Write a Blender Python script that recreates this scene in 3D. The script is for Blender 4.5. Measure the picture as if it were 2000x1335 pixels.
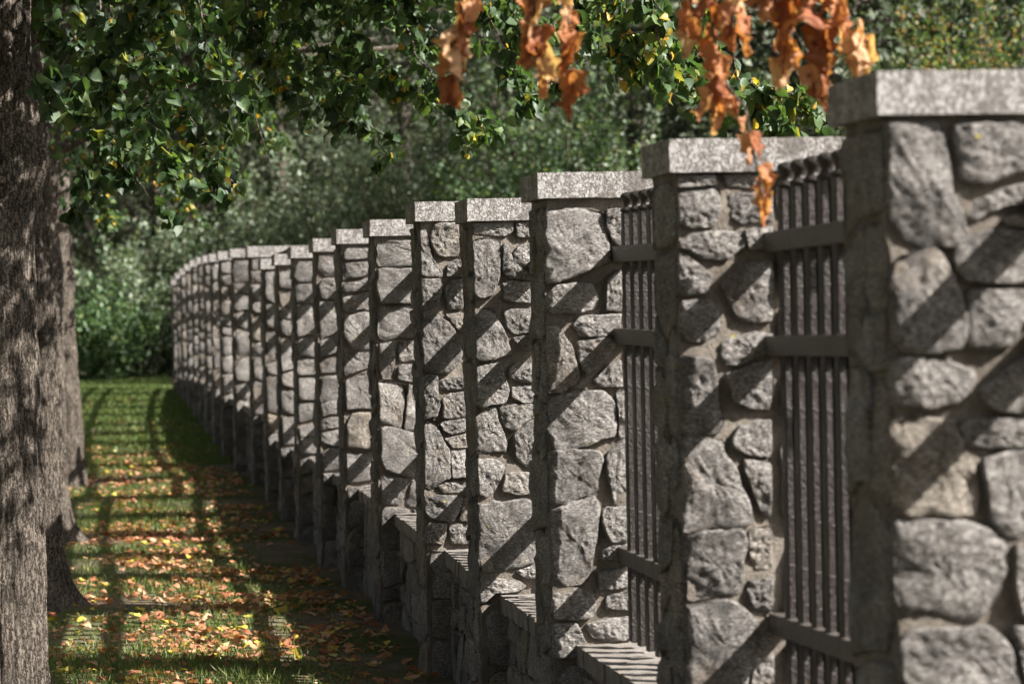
import bpy, bmesh, math, random
import numpy as np
from mathutils import Vector, Matrix, Euler, noise

for o in list(bpy.data.objects):
    bpy.data.objects.remove(o)
scene = bpy.context.scene
COL = scene.collection
R = math.radians
random.seed(7)
RNG = np.random.default_rng(11)

# ------------------------------------------------------------------ camera
EYE = 1.87
F_PX = 6168.0                      # focal length in pixels of the 2000 px wide photograph
PITCH = math.atan((667.5 - 620.0) / F_PX)
ROLL = R(1.1)
cam_data = bpy.data.cameras.new("camera")
cam = bpy.data.objects.new("camera", cam_data)
COL.objects.link(cam)
cam_data.sensor_width = 36.0
cam_data.lens = F_PX / 2000.0 * 36.0
cam_data.clip_start = 0.2
cam_data.clip_end = 2000.0
cam_rot = Euler((R(90) - PITCH, 0, 0)).to_matrix() @ Matrix.Rotation(-ROLL, 3, 'Z')
cam.matrix_world = Matrix.Translation((0, 0, EYE)) @ cam_rot.to_4x4()
cam_data.dof.use_dof = True
cam_data.dof.focus_distance = 15.0
cam_data.dof.aperture_fstop = 4.5
cam_data.dof.aperture_blades = 9
scene.camera = cam

# ------------------------------------------------------------------ sky, sun, exposure
LIGHT = Vector((-1.0, 0.35, -0.90)).normalized()       # the way the sunlight travels
elev = math.asin(-LIGHT.z)
world = bpy.data.worlds.new("World")
scene.world = world
world.use_nodes = True
wn = world.node_tree.nodes
wl = world.node_tree.links
bg = wn["Background"]
sky_tex = wn.new("ShaderNodeTexSky")
sky_tex.sky_type = 'NISHITA'
sky_tex.sun_disc = False
sky_tex.sun_elevation = elev
sky_tex.sun_rotation = math.atan2(-LIGHT.x, -LIGHT.y)
sky_tex.air_density = 0.4
sky_tex.dust_density = 4.0
sky_tex.ozone_density = 0.4
haze_sat = wn.new("ShaderNodeHueSaturation")          # hazy, milky autumn sky
haze_sat.inputs["Saturation"].default_value = 0.3
wl.new(sky_tex.outputs[0], haze_sat.inputs["Color"])
wl.new(haze_sat.outputs[0], bg.inputs[0])
bg.inputs[1].default_value = 0.05
sun_data = bpy.data.lights.new("sun", 'SUN')
sun = bpy.data.objects.new("sun", sun_data)
COL.objects.link(sun)
sun_data.energy = 5.0
sun_data.angle = R(0.5)
sun_data.color = (1.0, 0.95, 0.885)
sun.location = (20, -6, 30)
sun.rotation_euler = LIGHT.to_track_quat('-Z', 'Y').to_euler()
vs = scene.view_settings
vs.view_transform = 'Standard'
vs.look = 'None'
vs.exposure = 1.8
vs.gamma = 1.0
scene.render.engine = 'CYCLES'
scene.cycles.use_denoising = True
scene.cycles.max_bounces = 6
scene.cycles.transparent_max_bounces = 4
scene.cycles.sample_clamp_indirect = 6.0


# ------------------------------------------------------------------ helpers
def ray(px, py):
    d = cam_rot @ Vector(((px - 1000) / F_PX, (667.5 - py) / F_PX, -1.0))
    return d / d.y


def at(px, py, D):
    """world point at depth D (metres along +Y) seen at a photograph pixel"""
    return Vector((0, 0, EYE)) + ray(px, py) * D


def tag(o, label=None, cat=None, group=None, kind=None):
    if label: o["label"] = label
    if cat: o["category"] = cat
    if group: o["group"] = group
    if kind: o["kind"] = kind
    return o


def empty(name, loc=(0, 0, 0), rz=0.0):
    o = bpy.data.objects.new(name, None)
    o.empty_display_size = 0.2
    COL.objects.link(o)
    o.location = loc
    o.rotation_euler = (0, 0, rz)
    return o


def link(name, me, mat=None, parent=None, loc=None):
    o = bpy.data.objects.new(name, me)
    COL.objects.link(o)
    if mat and not me.materials:
        me.materials.append(mat)
    if parent: o.parent = parent
    if loc is not None: o.location = loc
    return o


def mesh_np(name, verts, faces, smooth=False, attr=None):
    """verts (N,3), faces (M,k) arrays of one arity"""
    me = bpy.data.meshes.new(name)
    verts = np.asarray(verts, dtype=np.float32)
    faces = np.asarray(faces, dtype=np.int32)
    m, k = faces.shape
    me.vertices.add(len(verts))
    me.vertices.foreach_set("co", verts.ravel())
    me.loops.add(m * k)
    me.loops.foreach_set("vertex_index", faces.ravel())
    me.polygons.add(m)
    me.polygons.foreach_set("loop_start", np.arange(0, m * k, k, dtype=np.int32))
    me.polygons.foreach_set("loop_total", np.full(m, k, dtype=np.int32))
    if smooth:
        me.polygons.foreach_set("use_smooth", np.ones(m, dtype=bool))
    if attr is not None:
        a = me.attributes.new("tint", 'FLOAT', 'POINT')
        a.data.foreach_set("value", np.asarray(attr, dtype=np.float32))
    me.update()
    me.validate()
    return me


def mesh_py(name, verts, faces, smooth=False):
    me = bpy.data.meshes.new(name)
    me.from_pydata([tuple(v) for v in verts], [], faces)
    if smooth:
        me.polygons.foreach_set("use_smooth", np.ones(len(me.polygons), dtype=bool))
    me.update()
    return me


def tube(verts, faces, pts, radii, n=6):
    """append a tapered tube to verts/faces lists"""
    pts = [Vector(p) for p in pts]
    base = len(verts)
    ref = Vector((0.3, 0.2, 0.93)).normalized()
    for i, p in enumerate(pts):
        d = (pts[min(i + 1, len(pts) - 1)] - pts[max(i - 1, 0)]).normalized()
        a = d.cross(ref)
        if a.length < 1e-3: a = d.cross(Vector((1, 0, 0)))
        a.normalize()
        b = d.cross(a)
        for k in range(n):
            t = 2 * math.pi * k / n
            verts.append(p + (a * math.cos(t) + b * math.sin(t)) * radii[i])
    for i in range(len(pts) - 1):
        for k in range(n):
            k2 = (k + 1) % n
            faces.append((base + i * n + k, base + i * n + k2, base + (i + 1) * n + k2, base + (i + 1) * n + k))
    faces.append(tuple(base + (len(pts) - 1) * n + k for k in range(n)))


def rough_box(name, x0, x1, y0, y1, z0, z1, step=0.06, amp=0.006, freq=9.0, seed=0.0, smooth=True, skip_bottom=False):
    bm = bmesh.new()
    def grid(ax, c, a0, a1, b0, b1, flip):
        na = max(1, int(round((a1 - a0) / step)))
        nb = max(1, int(round((b1 - b0) / step)))
        g = []
        for i in range(na + 1):
            row = []
            for j in range(nb + 1):
                a = a0 + (a1 - a0) * i / na
                b = b0 + (b1 - b0) * j / nb
                p = [0, 0, 0]
                o = [k for k in range(3) if k != ax]
                p[ax] = c; p[o[0]] = a; p[o[1]] = b
                row.append(bm.verts.new(p))
            g.append(row)
        for i in range(na):
            for j in range(nb):
                f = [g[i][j], g[i + 1][j], g[i + 1][j + 1], g[i][j + 1]]
                if flip: f.reverse()
                bm.faces.new(f)
    grid(0, x0, y0, y1, z0, z1, True); grid(0, x1, y0, y1, z0, z1, False)
    grid(1, y0, x0, x1, z0, z1, False); grid(1, y1, x0, x1, z0, z1, True)
    grid(2, z1, x0, x1, y0, y1, False)
    if not skip_bottom: grid(2, z0, x0, x1, y0, y1, True)
    bmesh.ops.remove_doubles(bm, verts=bm.verts, dist=1e-5)
    if amp > 0:
        for v in bm.verts:
            q = v.co * freq + Vector((seed, seed * 1.7, -seed))
            v.co += noise.noise_vector(q) * amp + noise.noise_vector(q * 2.7) * amp * 0.4
    me = bpy.data.meshes.new(name)
    bm.to_mesh(me); bm.free()
    if smooth:
        me.polygons.foreach_set("use_smooth", np.ones(len(me.polygons), dtype=bool))
        me.set_sharp_from_angle(angle=R(50))
    return me


# ------------------------------------------------------------------ materials
class NT:
    def __init__(self, name):
        self.m = bpy.data.materials.new(name)
        self.m.use_nodes = True
        self.t = self.m.node_tree
        self.t.nodes.clear()
        self.out = self.n("ShaderNodeOutputMaterial")
        self.b = self.n("ShaderNodeBsdfPrincipled")
        self.l(self.b.outputs[0], self.out.inputs[0])
        self.co = None

    def n(self, t, **kw):
        x = self.t.nodes.new(t)
        for k, v in kw.items(): setattr(x, k, v)
        return x

    def l(self, a, b): self.t.links.new(a, b)

    def coord(self, scale=(1, 1, 1), rot=(0, 0, 0), rand=False):
        tc = self.n("ShaderNodeTexCoord")
        mp = self.n("ShaderNodeMapping")
        mp.inputs["Scale"].default_value = scale
        mp.inputs["Rotation"].default_value = rot
        self.l(tc.outputs["Object"], mp.inputs[0])
        if rand:
            oi = self.n("ShaderNodeObjectInfo")
            mu = self.n("ShaderNodeMath", operation='MULTIPLY')
            mu.inputs[1].default_value = 37.0
            self.l(oi.outputs["Random"], mu.inputs[0])
            self.l(mu.outputs[0], mp.inputs["Location"])
        return mp.outputs[0]

    def noise(self, vec, scale, detail=4, rough=0.6, dist=0.0):
        x = self.n("ShaderNodeTexNoise")
        x.inputs["Scale"].default_value = scale
        x.inputs["Detail"].default_value = detail
        x.inputs["Roughness"].default_value = rough
        x.inputs["Distortion"].default_value = dist
        self.l(vec, x.inputs["Vector"])
        return x.outputs["Fac"]

    def ramp(self, fac, stops, interp='LINEAR'):
        x = self.n("ShaderNodeValToRGB")
        cr = x.color_ramp
        cr.interpolation = interp
        while len(cr.elements) < len(stops): cr.elements.new(0.5)
        for e, (p, c) in zip(cr.elements, stops):
            e.position = p
            e.color = (c[0], c[1], c[2], 1) if hasattr(c, '__len__') else (c, c, c, 1)
        self.l(fac, x.inputs[0])
        return x.outputs[0]

    def mix(self, fac, a, b, mode='MIX'):
        x = self.n("ShaderNodeMix", data_type='RGBA', blend_type=mode)
        for v, i in ((fac, 0), (a, 6), (b, 7)):
            if hasattr(v, "is_linked"): self.l(v, x.inputs[i])
            elif i == 0: x.inputs[0].default_value = v
            else: x.inputs[i].default_value = (v[0], v[1], v[2], 1)
        return x.outputs[2]

    def bump(self, h, strength=0.5, dist=0.01, prev=None):
        x = self.n("ShaderNodeBump")
        x.inputs["Strength"].default_value = strength
        x.inputs["Distance"].default_value = dist
        self.l(h, x.inputs["Height"])
        if prev is not None: self.l(prev, x.inputs["Normal"])
        return x.outputs[0]

    def fin(self, col, rough=0.85, spec=0.25, normal=None):
        if hasattr(col, "is_linked"): self.l(col, self.b.inputs["Base Color"])
        else: self.b.inputs["Base Color"].default_value = (*col, 1)
        self.b.inputs["Roughness"].default_value = rough
        self.b.inputs["Specular IOR Level"].default_value = spec
        if normal is not None: self.l(normal, self.b.inputs["Normal"])
        return self.m


def stone_material():
    t = NT("granite_fieldstone")
    v = t.coord(rand=True)
    v2 = t.coord(scale=(1.0, 1.0, 2.6), rot=(0.3, 0.6, 0.2), rand=True)
    oi = t.n("ShaderNodeObjectInfo")
    base = t.ramp(oi.outputs["Random"], [(0.0, (0.27, 0.252, 0.236)), (0.35, (0.40, 0.374, 0.350)), (0.6, (0.32, 0.298, 0.278)),
                                         (0.85, (0.45, 0.422, 0.396)), (1.0, (0.39, 0.338, 0.278))])
    big = t.ramp(t.noise(v, 8, 6, 0.7), [(0.3, 0.50), (0.55, 0.95), (0.75, 1.3)])
    col = t.mix(1.0, base, big, 'MULTIPLY')
    spk = t.ramp(t.noise(v2, 75, 6, 0.85), [(0.38, 0.18), (0.5, 0.86), (0.63, 2.0)])
    col = t.mix(1.0, col, spk, 'MULTIPLY')
    rust = t.ramp(t.noise(v, 4.5, 3, 0.6), [(0.60, 0.0), (0.75, 1.0)])
    col = t.mix(t.mix(0.35, (0, 0, 0), rust), col, (0.36, 0.24, 0.14))
    lich = t.ramp(t.noise(v, 26, 2, 0.5), [(0.745, 0.0), (0.765, 1.0)])
    col = t.mix(lich, col, (0.50, 0.42, 0.04))
    n0 = t.bump(t.noise(v, 13, 4, 0.6, 0.8), 0.5, 0.03)
    n1 = t.bump(t.noise(v2, 46, 8, 0.8, 0.5), 1.0, 0.05, n0)
    n2 = t.bump(t.noise(v, 130, 4, 0.75), 1.0, 0.014, n1)
    return t.fin(col, 0.8, 0.3, n2)


def mortar_material():
    t = NT("lime_mortar")
    v = t.coord()
    col = t.ramp(t.noise(v, 5, 6, 0.65), [(0.3, (0.13, 0.11, 0.09)), (0.55, (0.215, 0.188, 0.158)), (0.75, (0.31, 0.28, 0.24))])
    gr = t.ramp(t.noise(v, 90, 3, 0.7), [(0.3, 0.65), (0.6, 1.1)])
    col = t.mix(0.7, col, gr, 'MULTIPLY')
    moss = t.ramp(t.noise(v, 9, 4, 0.6), [(0.66, 0.0), (0.78, 0.6)])
    col = t.mix(moss, col, (0.12, 0.14, 0.05))
    n1 = t.bump(t.noise(v, 24, 6, 0.75), 0.9, 0.03)
    n2 = t.bump(t.noise(v, 130, 3, 0.7), 0.8, 0.008, n1)
    return t.fin(col, 0.92, 0.15, n2)


def cap_material():
    t = NT("lichened_granite_cap")
    v = t.coord(scale=(1.0, 1.0, 1.0), rot=(0, 0.7, 0))
    vs_ = t.coord(scale=(1.0, 1.0, 0.75), rot=(0, 0.8, 0.1))
    vo = t.n("ShaderNodeTexVoronoi", feature='DISTANCE_TO_EDGE')
    vo.inputs["Scale"].default_value = 24
    wob = t.n("ShaderNodeTexNoise"); wob.inputs["Scale"].default_value = 34; wob.inputs["Detail"].default_value = 4
    t.l(vs_, wob.inputs["Vector"])
    add = t.n("ShaderNodeMix", data_type='VECTOR')
    add.inputs[0].default_value = 0.16
    t.l(vs_, add.inputs[4]); t.l(wob.outputs["Color"], add.inputs[5])
    t.l(add.outputs[1], vo.inputs["Vector"])
    blot = t.ramp(vo.outputs["Distance"], [(0.04, 0.0), (0.16, 1.0)])
    nz = t.ramp(t.noise(vs_, 11, 4, 0.65), [(0.38, 0.1), (0.50, 1.0)])
    fac = t.mix(1.0, blot, nz, 'MULTIPLY')
    col = t.mix(fac, (0.135, 0.122, 0.112), (0.37, 0.355, 0.345))
    gr = t.ramp(t.noise(v, 150, 3, 0.7), [(0.3, 0.7), (0.65, 1.15)])
    col = t.mix(0.8, col, gr, 'MULTIPLY')
    n1 = t.bump(t.noise(v, 60, 5, 0.75), 0.9, 0.012)
    return t.fin(col, 0.85, 0.2, n1)


def coping_material():
    t = NT("weathered_coping_slate")
    v = t.coord(rand=True)
    col = t.ramp(t.noise(v, 9, 5, 0.65), [(0.3, (0.12, 0.108, 0.096)), (0.6, (0.19, 0.172, 0.156)), (0.8, (0.26, 0.24, 0.222))])
    n1 = t.bump(t.noise(v, 45, 6, 0.7), 0.7, 0.012)
    return t.fin(col, 0.85, 0.2, n1)


def iron_material(name, c, rough):
    t = NT(name)
    v = t.coord()
    col = t.ramp(t.noise(v, 14, 4, 0.6), [(0.3, tuple(x * 0.8 for x in c)), (0.7, tuple(x * 1.25 for x in c))])
    n1 = t.bump(t.noise(v, 85, 3, 0.6), 0.75, 0.007)
    n2 = t.bump(t.noise(t.coord(scale=(1, 1, 0.35)), 24, 2, 0.5), 0.4, 0.01, n1)
    return t.fin(col, rough, 0.3, n2)


def bark_material():
    t = NT("linden_bark")
    v = t.coord(scale=(1, 1, 0.19))
    v1 = t.coord()
    wob = t.n("ShaderNodeTexNoise"); wob.inputs["Scale"].default_value = 30; wob.inputs["Detail"].default_value = 5; wob.inputs["Roughness"].default_value = 0.7
    t.l(v1, wob.inputs["Vector"])
    add = t.n("ShaderNodeMix", data_type='VECTOR')
    add.inputs[0].default_value = 0.045
    t.l(v, add.inputs[4]); t.l(wob.outputs["Color"], add.inputs[5])
    vo = t.n("ShaderNodeTexVoronoi", feature='DISTANCE_TO_EDGE')
    vo.inputs["Scale"].default_value = 62
    t.l(add.outputs[1], vo.inputs["Vector"])
    plate = t.ramp(vo.outputs["Distance"], [(0.02, 0.0), (0.20, 1.0)])
    fine = t.ramp(t.noise(v1, 95, 6, 0.8), [(0.30, 0.25), (0.62, 1.0)])
    crack = t.mix(0.75, plate, fine, 'MULTIPLY')
    col = t.mix(crack, (0.034, 0.026, 0.020), (0.36, 0.305, 0.255))
    pat = t.ramp(t.noise(v1, 6, 5, 0.65), [(0.35, 0.6), (0.62, 1.15)])
    col = t.mix(0.9, col, pat, 'MULTIPLY')
    lich = t.ramp(t.noise(v1, 14, 4, 0.7), [(0.6, 0.0), (0.75, 0.45)])
    col = t.mix(lich, col, (0.36, 0.37, 0.30))
    n1 = t.bump(crack, 1.0, 0.035)
    n2 = t.bump(t.noise(v1, 75, 5, 0.75), 0.7, 0.012, n1)
    return t.fin(col, 0.9, 0.15, n2)


def leaf_material(name, stops, transl=0.35, rough=0.45, spec=0.4, vein=True):
    """colour chosen by each leaf's own 'tint' attribute"""
    t = NT(name)
    a = t.n("ShaderNodeAttribute", attribute_name="tint")
    col = t.ramp(a.outputs["Fac"], stops)
    v = t.coord()
    blot = t.ramp(t.noise(v, 55, 4, 0.6), [(0.3, 0.75), (0.7, 1.2)])
    col = t.mix(0.8, col, blot, 'MULTIPLY')
    n1 = t.bump(t.noise(v, 60, 3, 0.6), 0.25, 0.004)
    t.fin(col, rough, spec, n1)
    tr = t.n("ShaderNodeBsdfTranslucent")
    t.l(t.mix(1.0, col, (1.5, 1.55, 0.8), 'MULTIPLY'), tr.inputs[0])
    mx = t.n("ShaderNodeMixShader")
    mx.inputs[0].default_value = transl
    t.l(t.b.outputs[0], mx.inputs[1]); t.l(tr.outputs[0], mx.inputs[2])
    t.l(mx.outputs[0], t.out.inputs[0])
    return t.m


def ground_material():
    t = NT("path_soil_and_turf")
    v = t.coord()
    soil = t.ramp(t.noise(v, 6, 6, 0.7), [(0.3, (0.085, 0.063, 0.046)), (0.6, (0.19, 0.15, 0.115)), (0.8, (0.27, 0.225, 0.18))])
    turf = t.ramp(t.noise(v, 14, 5, 0.7), [(0.3, (0.045, 0.055, 0.018)), (0.7, (0.10, 0.115, 0.04))])
    f = t.ramp(t.noise(v, 0.9, 5, 0.6), [(0.42, 0.0), (0.58, 1.0)])
    col = t.mix(f, soil, turf)
    n1 = t.bump(t.noise(v, 20, 6, 0.7), 0.8, 0.03)
    return t.fin(col, 0.95, 0.1, n1)


M_STONE = stone_material()
M_MORTAR = mortar_material()
M_CAP = cap_material()
M_COPING = coping_material()
M_IRON = iron_material("dark_iron_paint", (0.026, 0.0215, 0.019), 0.38)
M_RAIL = iron_material("rail_iron_paint", (0.062, 0.053, 0.046), 0.5)
M_BARK = bark_material()
M_GROUND = ground_material()
GREEN = [(0.0, (0.024, 0.046, 0.020)), (0.35, (0.038, 0.073, 0.028)), (0.6, (0.060, 0.108, 0.034)), (0.78, (0.11, 0.155, 0.04)), (0.86, (0.38, 0.30, 0.035)), (1.0, (0.42, 0.20, 0.04))]
M_LEAF = leaf_material("linden_leaf", GREEN, 0.40, 0.5, 0.42)
M_DRY = leaf_material("withered_leaf", [(0.0, (0.24, 0.075, 0.028)), (0.4, (0.42, 0.18, 0.08)), (0.75, (0.53, 0.31, 0.18)), (1.0, (0.55, 0.42, 0.22))], 0.38, 0.6, 0.3)
M_FALLEN = leaf_material("fallen_leaf", [(0.0, (0.24, 0.085, 0.042)), (0.35, (0.46, 0.195, 0.10)), (0.68, (0.62, 0.37, 0.235)), (0.72, (0.50, 0.37, 0.05)), (0.9, (0.60, 0.48, 0.09)), (1.0, (0.50, 0.50, 0.28))], 0.22, 0.65, 0.3)
M_GRASS = leaf_material("grass_blade", [(0.0, (0.062, 0.105, 0.028)), (0.6, (0.135, 0.195, 0.055)), (1.0, (0.33, 0.31, 0.12))], 0.35, 0.5, 0.3)
M_SHRUB = leaf_material("shrub_leaf", [(0.0, (0.06, 0.10, 0.05)), (0.5, (0.11, 0.15, 0.09)), (0.85, (0.18, 0.22, 0.15)), (1.0, (0.26, 0.285, 0.21))], 0.3, 0.5, 0.4)
M_SHRUB2 = leaf_material("bright_shrub_leaf", [(0.0, (0.05, 0.095, 0.045)), (0.6, (0.105, 0.175, 0.085)), (0.9, (0.14, 0.21, 0.09)), (1.0, (0.20, 0.23, 0.08))], 0.35, 0.5, 0.4)
M_AUTUMN = leaf_material("autumn_shrub_leaf", [(0.0, (0.03, 0.065, 0.02)), (0.6, (0.08, 0.13, 0.035)), (0.86, (0.19, 0.17, 0.04)), (1.0, (0.33, 0.14, 0.06))], 0.35, 0.5, 0.3)
M_WOOD = leaf_material("dark_wood_leaf", [(0.0, (0.034, 0.050, 0.028)), (0.6, (0.070, 0.092, 0.056)), (1.0, (0.14, 0.16, 0.11))], 0.2, 0.6, 0.3)

# ------------------------------------------------------------------ the line of the wall
ANG = math.atan(0.138)                       # the wall leaves the camera a little to the left
TX = Vector((math.cos(ANG), math.sin(ANG), 0))      # along a pillar's front face
WY = Vector((-math.sin(ANG), math.cos(ANG), 0))     # along the wall


def wall_x(D):                                # left front corners of the caps
    return 0.128 - 0.1375 * (D - 12.0)


def ss(a, b, x):
    t = np.clip((x - a) / (b - a), 0, 1)
    return t * t * (3 - 2 * t)


def ground_z(x, y):
    o = x - (0.128 - 0.1375 * (y - 12.0))     # offset to the right of the wall line
    def soft(v):                              # a soft corner of about 3 m
        return 0.5 * (v + np.sqrt(v * v + 9.0))
    z = 0.0225 * (soft(y - 30.0) - soft(y - 68.0))
    z = z + 0.05 * np.sin(x * 1.1 + y * 0.35) * np.sin(y * 0.23) * ss(14, 20, y) * (1 - ss(34, 42, y))
    hump = 0.0 * np.exp(-((o + 0.55) / 0.5) ** 2) * ss(36, 42, y) * (1 - ss(58, 64, y))
    return z + hump


# ------------------------------------------------------------------ ground
def build_ground():
    ys = np.concatenate([np.linspace(-12, 10, 12)[:-1], np.linspace(10, 70, 180)[:-1], np.linspace(70, 130, 20)[:-1], np.array([130, 180, 260, 400, 700, 1200])])
    xs = np.concatenate([np.array([-700, -300, -120, -60, -30, -20]), np.linspace(-14, 8, 90), np.array([12, 20, 40, 90, 300, 700])])
    X, Y = np.meshgrid(xs, ys)
    Z = ground_z(X, Y)
    near = (Y > 10) & (Y < 70) & (X > -14) & (X < 8)
    nz = np.array([noise.noise(Vector((x * 1.7, y * 1.7, 0))) if k else 0.0 for x, y, k in zip(X.ravel(), Y.ravel(), near.ravel())]).reshape(X.shape)
    Z = Z + 0.02 * nz
    w = len(xs); h = len(ys)
    idx = np.arange(w * h).reshape(h, w)
    f = np.stack([idx[:-1, :-1], idx[:-1, 1:], idx[1:, 1:], idx[1:, :-1]], -1).reshape(-1, 4)
    me = mesh_np("ground", np.stack([X, Y, Z], -1).reshape(-1, 3), f, True)
    tag(link("ground", me, M_GROUND), "bare soil and thin turf of the path beside the wall", None, kind="structure")


build_ground()


def build_hill():
    xs = np.linspace(-90, 90, 46); ys = np.linspace(112, 190, 24)
    X, Y = np.meshgrid(xs, ys)
    Z = 0.3 + 34 * ss(112, 180, Y) + 1.5 * np.sin(X * 0.12 + Y * 0.07)* ss(112, 125, Y)
    w = len(xs); h = len(ys)
    idx = np.arange(w * h).reshape(h, w)
    f = np.stack([idx[:-1, :-1], idx[:-1, 1:], idx[1:, 1:], idx[1:, :-1]], -1).reshape(-1, 4)
    me = mesh_np("hillside", np.stack([X, Y, Z], -1).reshape(-1, 3), f, True)
    t = NT("wooded_hillside_ground")
    v = t.coord()
    t.fin(t.ramp(t.noise(v, 0.8, 6, 0.7), [(0.3, (0.012, 0.014, 0.008)), (0.7, (0.035, 0.042, 0.022))]), 0.95, 0.1)
    tag(link("hillside", me, t.m), "dark wooded slope far behind the wall", None, kind="structure")


build_hill()

# ------------------------------------------------------------------ stones
CAP_T = 0.10
SHAFT_W, SHAFT_D = 0.56, 0.41
OVER = 0.032


def smooth_poly(pts, it=1):
    for _ in range(it):
        q = []
        for i in range(len(pts)):
            a = pts[i]; b = pts[(i + 1) % len(pts)]
            q.append(a * 0.94 + b * 0.06); q.append(a * 0.06 + b * 0.94)
        pts = q
    return pts


def resample(pts, n):
    L = [0.0]
    for i in range(len(pts)):
        L.append(L[-1] + (pts[(i + 1) % len(pts)] - pts[i]).length)
    out = []
    j = 0
    for k in range(n):
        s = L[-1] * k / n
        while L[j + 1] < s: j += 1
        t = (s - L[j]) / max(1e-9, L[j + 1] - L[j])
        out.append(pts[j].lerp(pts[(j + 1) % len(pts)], t))
    return out


def stone(parent, origin, ax_u, ax_v, ax_n, poly, depth, n, rings, rough=1.0):
    """one fieldstone: an outline on a face (u, v) raised along ax_n, in the parent's space"""
    seed = random.uniform(0, 500)
    pts = [Vector((p[0], p[1])) for p in poly]
    area = 0.5 * sum(pts[i].x * pts[(i + 1) % len(pts)].y - pts[(i + 1) % len(pts)].x * pts[i].y for i in range(len(pts)))
    if area < 0: pts.reverse()
    area = abs(area)
    c = sum(pts, Vector((0, 0))) / len(pts)
    ring0 = resample(smooth_poly(pts), n)
    size = math.sqrt(area)
    tu, tv = random.uniform(-0.05, 0.05), random.uniform(-0.06, 0.06)
    planes = []
    for _ in range(random.choice((2, 3, 3, 4))):
        th = random.uniform(0, 2 * math.pi)
        planes.append((math.cos(th), math.sin(th), random.uniform(0.06, 0.24), size * random.uniform(0.10, 0.42)))
    prof = [(1.0, -0.6), (0.994, 0.45), (0.978, 0.86)]
    inner = [0.945 * (1 - k / rings) for k in range(rings)]
    for s in inner: prof.append((s, 0.97 + 0.04 * (1 - s * s)))
    V = []; Fc = []
    cen = origin + ax_u * c.x + ax_v * c.y
    for s, h in prof:
        for k, p in enumerate(ring0):
            d = (p - c)
            q3 = Vector((p.x * 16, p.y * 16, seed))
            jit = 1.0 + 0.07 * noise.noise(q3) + 0.05 * noise.noise(q3 * 2.6)
            w = d * s * jit
            q = Vector(((c.x + w.x) * 11, (c.y + w.y) * 11, seed))
            hh = depth * h
            if h > 0.5:
                fr = noise.noise(q)
                ch = abs(noise.noise(q * 2.3 + Vector((9, 4, 0))))
                hh += rough * (0.009 * fr - 0.006 * ch + 0.005 * noise.noise(q * 5.1) + 0.003 * noise.noise(q * 11.0)) + (tu * w.x + tv * w.y)
                hh += max(-depth * 0.9, min(0.0, min(-sl * (w.x * cx_ + w.y * cy_ - r0) for cx_, cy_, sl, r0 in planes)))
            V.append(ax_u * w.x + ax_v * w.y + ax_n * hh)
    q = Vector((c.x * 11, c.y * 11, seed))
    V.append(ax_n * (depth * 1.02 + rough * (0.005 * noise.noise(q) - 0.009 * abs(noise.noise(q * 2.3 + Vector((9, 4, 0)))))))
    m = len(prof)
    for r in range(m - 1):
        for k in range(n):
            k2 = (k + 1) % n
            Fc.append((r * n + k, r * n + k2, (r + 1) * n + k2, (r + 1) * n + k))
    for k in range(n):
        Fc.append(((m - 1) * n + k, (m - 1) * n + (k + 1) % n, m * n))
    if ax_u.cross(ax_v).dot(ax_n) < 0:
        Fc = [tuple(reversed(f)) for f in Fc]
    me = mesh_py("stone", V, Fc, True)
    return link("stone", me, M_STONE, parent, cen)


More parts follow.
